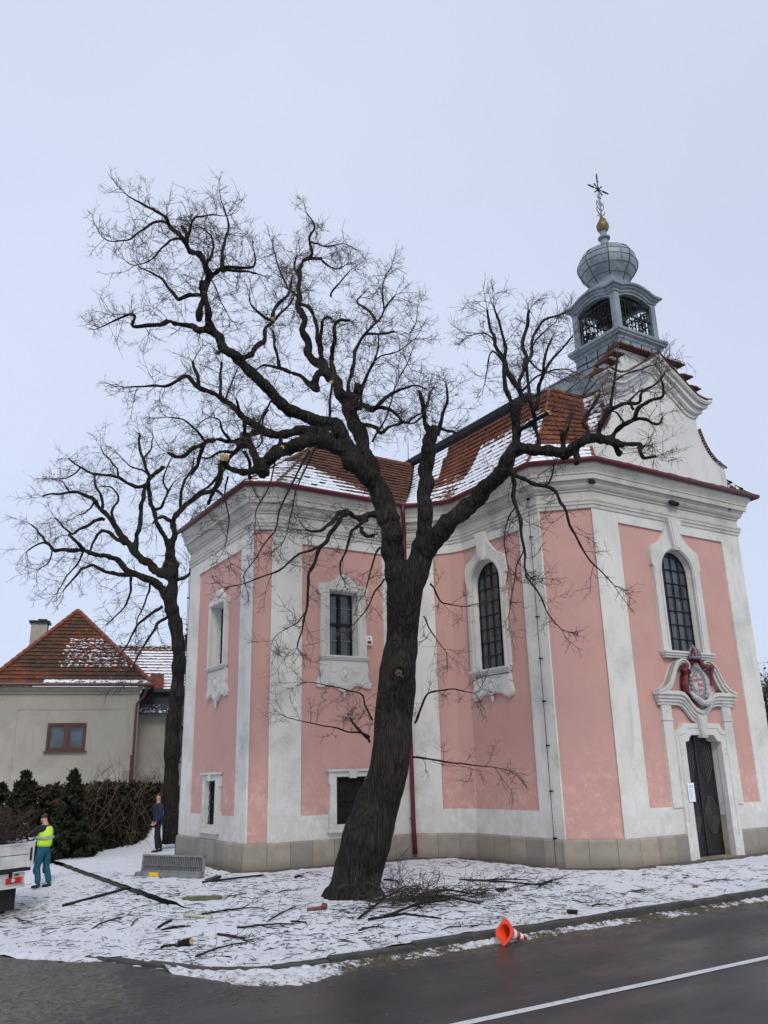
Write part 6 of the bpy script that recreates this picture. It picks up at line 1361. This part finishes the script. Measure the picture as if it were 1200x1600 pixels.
q = MB(); lr_ = (on_plane(41, 1374, TO, TN)-TO).dot(TU); q.box(fT, -wdt, lr_, zb0, zb1, -.12, -.06); q.box(fT, -wdt, lr_+.01, zb0-.015, zb0+.03, -.14, -.04); lb = q.build('light_bar', M['truckwhite'], tk)
lu = lambda x, y: (on_plane(x, y, TO, TN)-TO).dot(TU)
l0, l1 = lu(12, 1374), lu(37, 1374)
q = MB(); q.box(fT, l0, l1, (zb0+zb1)/2-.06, (zb0+zb1)/2+.055, -.06, -.02); o_ = q.build('tail_light', M['redlamp'], tk); q = MB(); q.box(fT, l1-.05, l1-.003, (zb0+zb1)/2-.055, (zb0+zb1)/2+.05, -.05, -.017); q.build('indicator_lens', M['amberlamp'], o_)
q = MB(); q.sphere(fT.P(l0+.15, (zb0+zb1)/2, -.02), (.045, .045, .045), 10); q.build('reversing_lens', M['reflect'], o_)
q = MB(); q.box(fT, -1.95, -1.6, (zb0+zb1)/2-.06, (zb0+zb1)/2+.055, -.06, -.02); q.build('tail_light', M['redlamp'], tk)
q = MB(); q.box(fT, -.62, -.16, TZ+.1, zb0+.02, -.24, -.20); q.build('mud_flap', M['rubber'], tk)
q = MB(); q.box(fT, -.35, -.25, zb1-.05, zb1-.02, -.06, -.05); q.build('lamp_plate', M['rubber'], lb)
for u in (-.28, -1.72):
    for n_w in (-.62, -4.9):
        q = MB(); R3 = TU.to_track_quat('Z', 'Y').to_matrix(); q.lathe(fT.P(u-.13, TZ+.37, n_w), [(0, .2), (.0, .33), (.03, .365), (.08, .37), (.18, .37), (.23, .365), (.26, .33), (.26, .2)], 24, R3=R3); wl = q.build('wheel', M['rubber'], tk, True)
        q = MB(); q.lathe(fT.P(u-.13, TZ+.37, n_w), [(.03, .2), (.05, .1), (.2, .1), (.24, .2)], 16, R3=R3); q.build('rim', M['steel'], wl)
q = MB(); R3c = Matrix((TU, -TN, V((0, 0, 1)))).transposed()
q.bbox(fT.P(-1.0, TZ+.95, -4.75), (1.95, 1.9, 1.0), R3c, .06); q.bbox(fT.P(-1.0, TZ+1.75, -4.6), (1.8, 1.5, .85), R3c, .12); cb = q.build('cab', M['truckwhite'], tk)
q = MB(); q.box(fT, -1.7, -.3, TZ+1.5, TZ+2.0, -3.86, -3.835); q.build('rear_window', M['glass'], cb)
rn = random.Random(77); tw = []; tb = thing('brushwood_load', fT.P(-1, z0, -1.8), 'tangled reddish brown brushwood heaped on the truck bed', 'brushwood')
for k in range(1300):
    p = fT.P(rn.uniform(-1.9, -.1), z0+rn.uniform(.0, 1.0)*(1-.2*rn.random()), rn.uniform(-3.4, -.25)); d = V((rn.uniform(-1, 1), rn.uniform(-1, 1), rn.uniform(-.35, .5))).normalized(); L = rn.uniform(.5, 1.1)
    twig(rn, tw, p, d, L, rn.uniform(.006, .016), 0, 0, .8)
tw = [s_ for s_ in tw if all((-2.05 < (p-TO).dot(TU) < .30 and z0-.0 < p.z < z1+.78 and (p-TO).dot(TN) < -.04 or p.z > z1+.02 and (p-TO).dot(TN) < .25 and (p-TO).dot(TU) < .2 and p.z < z1+.7) for p in s_[0])]
vs, fs = tri_tubes(tw); q = MB(); q.add(vs, fs); q.build('twigs', simple('reddish_twigs', (.055, .028, .020), .85, .4, 6, bmp=0), tb)
q = MB()
for k in range(16):
    p = fT.P(rn.uniform(-1.8, -.3), z1+rn.uniform(-.1, .45), rn.uniform(-2.5, -.4)); d = V((rn.uniform(-1, 1), rn.uniform(-1, 1), rn.uniform(-.2, .3))).normalized(); q.tube([p-d*.5, p, p+d*.5+V((0, 0, .05))], [.03, .026, .018], 7)
q.build('limbs', M['bark'], tb, True)

# ================================================================== things on the snow
# steel grating standing on edge, planks, tag
A_, B_ = gp(221, 1368), gp(318, 1372); d = (B_-A_); d.z = 0; L = d.length; d.normalize(); nn = V((d.y, -d.x, 0)); nn = nn if nn.dot(_H) < 0 else -nn
fP = Fr(A_+V((0, 0, .10)), d, (nn*1.0)); H_ = .37
o = thing('steel_grating', A_+d*L/2, 'grey slatted steel grating panel standing on its long edge in the snow', 'grating')
q = MB(); lean = .10
def P2(u, v, n): return fP.O+d*u+V((0, 0, v))-nn*(v*.10)+nn*n
class LF:
    def P(s, u, v, n=0): return P2(u, v, n)
lf = LF(); lf.U = d; lf.N = nn; lf.Z = V((0, 0, 1))
for a in (((0, L, 0, .035)), ((0, L, H_-.035, H_)), ((0, .04, 0, H_)), ((L-.04, L, 0, H_)), ((0, L, H_*.36, H_*.36+.012))): q.box(lf, *a, -.03, .03)
q.build('frame', M['steel'], o)
q = MB(); n = 34
for i in range(n): u = .05+(L-.1)*i/(n-1); q.box(lf, u-.008, u+.008, .03, H_-.03, -.02, .02)
q.box(lf, .02, L-.02, .02, H_-.02, -.045, -.04); q.build('slats', M['steel'], o)
q = MB(); q.box(fP, -.02, L+.02, -.10, .0, .02, .20); o = q.build('metal_plank', M['steel'], loc=A_); tag(o, 'flat grey metal plank lying under the slatted grating', 'plank')
q = MB(); q.box(fP, L*.23, L*.23+.28, -.09, .01, .21, .225); o = q.build('yellow_label', M['yellow'], loc=A_+d*.5); tag(o, 'bright yellow label hanging on the plank under the grating', 'label')
def slab(name, x, y, size, rot, mat, label, cat, tilt=0, irregular=.12, group=None):
    c_ = gp(x, y); q = MB(); rn = random.Random(int(x*7+y)); n = 10; top = []
    for i in range(n): a = 2*pi*i/n; e = 1+rn.uniform(-irregular, irregular); top.append((math.copysign(abs(cos(a))**.6, cos(a))*size[0]/2*e, math.copysign(abs(sin(a))**.6, sin(a))*size[1]/2*e))
    R3 = Matrix.Rotation(rot, 3, 'Z')@Matrix.Rotation(tilt, 3, 'Y')
    q.add([c_+R3@V((a, b, z)) for z in (0, size[2]) for a, b in top], [tuple(range(n))[::-1], tuple(range(n, 2*n))]+[(i, (i+1) % n, n+(i+1) % n, n+i) for i in range(n)])
    o = q.build(name, mat, loc=c_); return tag(o, label, cat, group)
rH = math.atan2(CR.y, CR.x)
slab('dark_board', 325, 1377, (.62, .40, .04), rH+.3, M['iron'], 'dark tilted board lying at the right end of the grating', 'board', -.25)
slab('bark_slab', 318, 1406, (.72, .24, .06), rH+.12, simple('mossy_slab', (.11, .11, .06), .9, .4), 'mossy brown slab of bark below the grating', 'bark')
slab('brick_piece', 1087-0, 1388, (.16, .1, .05), .5, M['terracotta'], 'small reddish brick fragment near the road at the right', 'brick')
slab('dark_clod', 784, 1394, (.24, .14, .07), .2, M['bark'], 'dark lump of bark lying between the trunk and the cone', 'clod', irregular=.3)
slab('dark_clod', 895, 1428, (.24, .14, .05), .9, M['bark'], 'dark flat lump on the snow right of the cone', 'clod', irregular=.35)
def stick(x0, y0, x1, y1, r, mat, name, label, cat, lift=.03, r1=None, bend=.03, group=None):
    a, b = gp(x0, y0), gp(x1, y1); a.z += r+.012; b.z += lift+r; m = (a+b)/2; m.z = max(gz(m.x, m.y)+r+.01, m.z); m += V((random.uniform(-bend, bend), random.uniform(-bend, bend), 0)); q = MB(); q.tube([a, a.lerp(m, .5), m, m.lerp(b, .5), b], [r, r, r*.95, r*.9, r1 or r*.8], 8); o = q.build(name, mat, loc=a, smooth=True); return tag(o, label, cat, group)
stick(97, 1419, 206, 1391, .030, M['iron'], 'dark_pole', 'long straight dark pole lying on the snow near the worker', 'pole', r1=.022, bend=0)
stick(316, 1381, 412, 1371, .022, M['iron'], 'metal_bar', 'thin dark bar running from the grating towards the church wall', 'bar')
slab('bar_end', 407, 1371, (.26, .1, .05), rH, M['steel'], 'small grey block at the end of the thin dark bar', 'block')
stick(480, 1426, 504, 1423, .032, simple('reddish_wood', (.17, .05, .045), .8, .3), 'red_log', 'short reddish brown log piece below the trunk', 'log', .02, .03)
c_ = gp(507, 1423); q = MB(); q.lathe(c_+V((0, 0, .07)), [(-.05, .04), (-.03, .055), (.03, .052), (.05, .03)], 12, R3=CR.to_track_quat('Z', 'Y').to_matrix()); o = q.build('red_knob', simple('reddish_wood2', (.16, .045, .045), .8, .3), loc=c_); o.name = 'wood_knot'; tag(o, 'rounded reddish knot of wood at the end of the short log', 'log')
c_ = gp(290, 1480); q = MB(); R3 = (V((.5, -.8, .2))).to_track_quat('Z', 'Y').to_matrix(); q.lathe(c_+V((0, 0, .06)), [(-.12, .045), (.0, .05), (.10, .048)], 14, R3=R3); o = q.build('sawn_log', M['bark'], loc=c_); tag(o, 'short sawn log with a yellow cut face near the road kerb', 'log'); q = MB(); q.lathe(c_+V((0, 0, .06)), [(.095, .042), (.108, .04)], 14, R3=R3); q.build('cut_face', M['woodcut'], o)
stick(288, 1434, 330, 1437, .03, simple('pale_peeled_wood', (.45, .43, .32), .8, .2), 'peeled_log', 'pale peeled log half sunk in the snow of the verge', 'log', 0, .045)
# traffic cone on its side
cn_ = thing('traffic_cone', gp(795, 1471, -.1), 'orange and white traffic cone tipped over on the kerb', 'traffic cone')
cb_ = ground_at(790, 1478, -.17); 
ax = (CR*.80+_H*.60); ax.z = 0; ax.normalize(); ax = (ax+V((0, 0, -.30))).normalized()
sy = ax.cross(V((0, 0, 1))).normalized(); sz = sy.cross(ax).normalized()
if sz.z < 0: sz = -sz; 
bc = cb_+V((0, 0, .175))-ax*.0
R3 = Matrix((sy, sz, ax)).transposed()
def cone_part(name, prof, mat, k=24):
    q = MB(); vs = []
    for z, r in prof:
        for j in range(k): w_ = 2*pi*j/k; vs.append(bc+R3@V((r*cos(w_), r*sin(w_), z))*CS)
    q.add(vs, [(i*k+j, i*k+(j+1) % k, (i+1)*k+(j+1) % k, (i+1)*k+j) for i in range(len(prof)-1) for j in range(k)]); return q.build(name, mat, cn_, True)
CS = .80
rr = lambda z: .135-(z/.56)*.110
cone_part('cone_shell', [(.0, rr(0)+.012), (.02, rr(.02)), (.56, rr(.56)), (.56, rr(.56)-.008), (.02, rr(.02)-.006), (.0, rr(0))], M['orange'])
for a, b in ((.10, .22), (.33, .43)): cone_part('reflective_sleeve', [(a, rr(a)+.002), (b, rr(b)+.002)], M['conewhite'])
cone_part('tip', [(.545, rr(.545)+.004), (.575, rr(.56)+.004), (.578, .004)], M['conewhite'])
q = MB(); n = 24; outer_ = []; inner_ = []
rb = pi/4+.12
for j in range(n):
    w_ = 2*pi*j/n; c8 = cos(w_); s8 = sin(w_); m8 = (abs(c8)**5+abs(s8)**5)**(-1/5); a, b = c8*m8*.185, s8*m8*.185; outer_.append((a*cos(rb)-b*sin(rb), a*sin(rb)+b*cos(rb))); inner_.append((rr(0)*cos(w_+rb), rr(0)*sin(w_+rb)))
vs = [bc+R3@V((a, b, z))*CS for z in (-.012, .016) for a, b in outer_]+[bc+R3@V((a, b, z))*CS for z in (-.012, .016) for a, b in inner_]
q.add(vs, [(j, (j+1) % n, n+(j+1) % n, n+j) for j in range(n)]+[(j, (j+1) % n, 2*n+(j+1) % n, 2*n+j) for j in range(n)]+[(n+j, n+(j+1) % n, 3*n+(j+1) % n, 3*n+j) for j in range(n)]); q.build('base_plate', M['orange'], cn_)

# brush pile beside the trunk, fallen branches, twig litter
def ground_twigs(rn, cx, cy, sx, sy, n, L, r, zmax, bias=None, ks=1.0):
    tw = []
    for k in range(n):
        x, y = rn.gauss(cx, sx), rn.gauss(cy, sy); z = gz(x, y)+.03+rn.random()**2*zmax
        a = rn.uniform(0, 6.28) if bias is None else rn.gauss(bias, .5)+(pi if rn.random() < .3 else 0); d = V((cos(a), sin(a), rn.uniform(-.05, .22)))
        twig(rn, tw, V((x, y, z)), d, L*rn.uniform(.5, 1.3), r*rn.uniform(.6, 1.4), 0, -.03, ks)
    out = []
    for P, r0, r1 in tw:
        P = [V((p.x, p.y, max(p.z, gz(p.x, p.y)+.02))) for p in P]; out.append((P, r0, r1))
    return out
rn = random.Random(55); c_ = gp(640, 1410); o = thing('brush_pile', c_, 'tangled pile of cut twigs on the snow right of the leaning trunk', 'brushwood')
tw = ground_twigs(rn, c_.x-.05, c_.y+.05, .38, .34, 62, .85, .008, .22)+ground_twigs(rn, c_.x+.8, c_.y-.15, .45, .22, 30, .8, .008, .10)
vs, fs = tri_tubes(tw); q = MB(); q.add(vs, fs); q.build('twigs', M['twig'], o)
q = MB()
for x0, y0, x1, y1, r in ((560, 1438, 640, 1392, .016), (600, 1436, 705, 1412, .02), (640, 1405, 750, 1418, .022), (575, 1440, 690, 1442, .018), (655, 1400, 742, 1402, .02), (620, 1380, 662, 1432, .012), (590, 1410, 668, 1385, .010)):
    a, b = gp(x0, y0), gp(x1, y1); q.tube([a+V((0, 0, .03)), (a+b)/2+V((0, 0, .12)), b+V((0, 0, .06))], [r*1.2, r, r*.6], 7)
q.build('limbs', M['bark'], o, True)
fb = [(750, 1378, 822, 1376, .018), (718, 1376, 830, 1384, .022), (845, 1385, 880, 1373, .016), (862, 1378, 842, 1388, .02), (800, 1388, 870, 1380, .012), (310, 1432, 405, 1420, .016), (247, 1452, 268, 1440, .022), (252, 1456, 290, 1449, .022), (143, 1454, 190, 1436, .014), (370, 1452, 470, 1446, .016), (420, 1440, 462, 1418, .014), (455, 1442, 480, 1448, .018), (340, 1462, 388, 1474, .02), (305, 1497, 390, 1474, .012), (252, 1483, 280, 1482, .022), (980, 1396, 1010, 1393, .014), (1100, 1380, 1140, 1376, .012), (925, 1418, 950, 1416, .014), (600, 1376, 623, 1379, .02), (205, 1448, 215, 1438, .012), (560, 1456, 600, 1452, .014), (28, 1438, 50, 1446, .012), (460, 1372, 475, 1371, .03), (690, 1456, 720, 1450, .010), (385, 1398, 350, 1408, .010), (430, 1398, 470, 1392, .010)]
desc = ['two-pronged branch lying parallel to the kerb far right of the brush pile', 'longest straight fallen branch between the brush pile and the wall of the church', 'forked fallen branch ending nearest the church door side', 'stubby dark branch beside the forked one right of the brush pile', 'faint thin branch below the long one right of the brush pile', 'long thin branch just left of the trunk foot', 'short curved branch at the far left between the sawn log and the dark pole', 'short straight branch lying under the short curved one', 'thin bent branch between the dark pole and the road edge', 'straight branch in the middle of the snow left of the reddish log', 'branch pointing up towards the trunk foot left of the reddish log', 'short twiggy stick right beneath the reddish log', 'thick broken branch right of the sawn log', 'longest branch running right from the sawn log near the kerb', 'stubby piece of branch lying left against the sawn log', 'isolated branch on the snow below the pink corner of the church', 'short branch nearest the church doorstep', 'thin stick above the kerb just right of the cone', 'short dark branch right behind the foot of the trunk', 'small upright bent stick between the dark pole and the bark slab', 'short branch on the snow between the trunk and the kerb', 'thin curved twig at the left edge below the truck', 'short blackened branch by the wall left of the trunk', 'thin stick by the kerb left of the cone', 'thin stick leading from the bark slab towards the grating', 'short thin branch between the bark slab and the trunk']
for i, (x0, y0, x1, y1, r) in enumerate(fb):
    a, b = gp(x0, y0), gp(x1, y1); a.z += .02; b.z += .02; rn = random.Random(i); m1 = a.lerp(b, .35)+V((rn.uniform(-.06, .06), rn.uniform(-.06, .06), .02)); m2 = a.lerp(b, .7)+V((rn.uniform(-.06, .06), rn.uniform(-.06, .06), .02))
    q = MB(); q.tube([a, m1, m2, b], [r, r*.9, r*.75, r*.5], 7); tw = []
    for k in range(5): p = [m1, m2, b][k % 3]; dd = (b-a).normalized()+rvec(rn)*.6; dd.z = abs(dd.z)*.15; twig(rn, tw, p, dd, (b-a).length*.4, r*.35, 1, -.02)
    vs, fs = tri_tubes([([V((p.x, p.y, max(p.z, gz(p.x, p.y)+.015))) for p in P], r0, r1) for P, r0, r1 in tw]); q.add(vs, fs); o = q.build('fallen_branch', M['bark'], loc=a)
    tag(o, desc[i], 'branch', 'fallen branches on the snow')
# small litter everywhere: uncountable
rn = random.Random(99); tw = []
def litter(n, x0, x1, y0, y1, dens=None):
    k = 0
    while k < n:
        x, y = rn.uniform(x0, x1), rn.uniform(y0, y1)
        if y < kerb_y(x)+.15 and x > 3.2: continue
        if dens and rn.random() > dens(x, y): continue
        if (x > 14.3 and y > 14.2) or (x > 8.4 and y > 19.6): continue
        z = gz(x, y)+.022; a = rn.uniform(0, 6.28); L = rn.choice((.04, .06, .09, .14, .28))*rn.uniform(.6, 1.4); d = V((cos(a), sin(a), rn.uniform(-.02, .12)))
        P = [V((x, y, z))]; 
        for _ in range(3): d = (d+rvec(rn)*.3); d.z = abs(d.z)*.15; d.normalize(); P.append(P[-1]+d*L/3)
        tw.append((P, rn.uniform(.003, .008), .003)); k += 1
dn = lambda x, y: .25+.9*max(0, nf(x, y, 0, .7)+.35)
litter(2000, 3.2, 18, 10.8, 19, dn); litter(700, 2.6, 8, 13, 22, dn); litter(700, 4, 12, 11, 13.6, dn); litter(260, 2.6, 5.6, 16, 25, lambda x, y: .9)
vs, fs = tri_tubes(tw); q = MB(); q.add(vs, fs); kind(q.build('twig_litter', M['bark']), 'stuff')
# chips and grit on the road edge
rn = random.Random(12); q = MB()
for k in range(2600):
    if rn.random() < .55: x = rn.uniform(1.2, 4.5); y = rn.uniform(9.5, 15); 
    elif rn.random() < .7: x = rn.uniform(4, 18); y = 10.45-abs(rn.gauss(0, .25))
    else: x = rn.uniform(3, 14); y = rn.uniform(7.8, 10.4)
    if x > 3.0 and y > kerb_y(x)-.1: continue
    s_ = rn.uniform(.005, .014); z = road_z(x, y)+.004; a = rn.uniform(0, 6.28); L = s_*rn.choice((1, 1, 2.5, 5))
    u_ = V((cos(a), sin(a), 0)); w_ = V((-sin(a), cos(a), 0)); c_ = V((x, y, z)); q.add([c_-u_*L-w_*s_*.4, c_+u_*L-w_*s_*.3, c_+u_*L*.8+w_*s_*.4, c_-u_*L*.9+w_*s_*.5, c_+V((0, 0, s_*.6))], [(0, 1, 4), (1, 2, 4), (2, 3, 4), (3, 0, 4)])
kind(q.build('road_grit', simple('wood_chips', (.10, .08, .055), .9, .5, 20)), 'stuff')
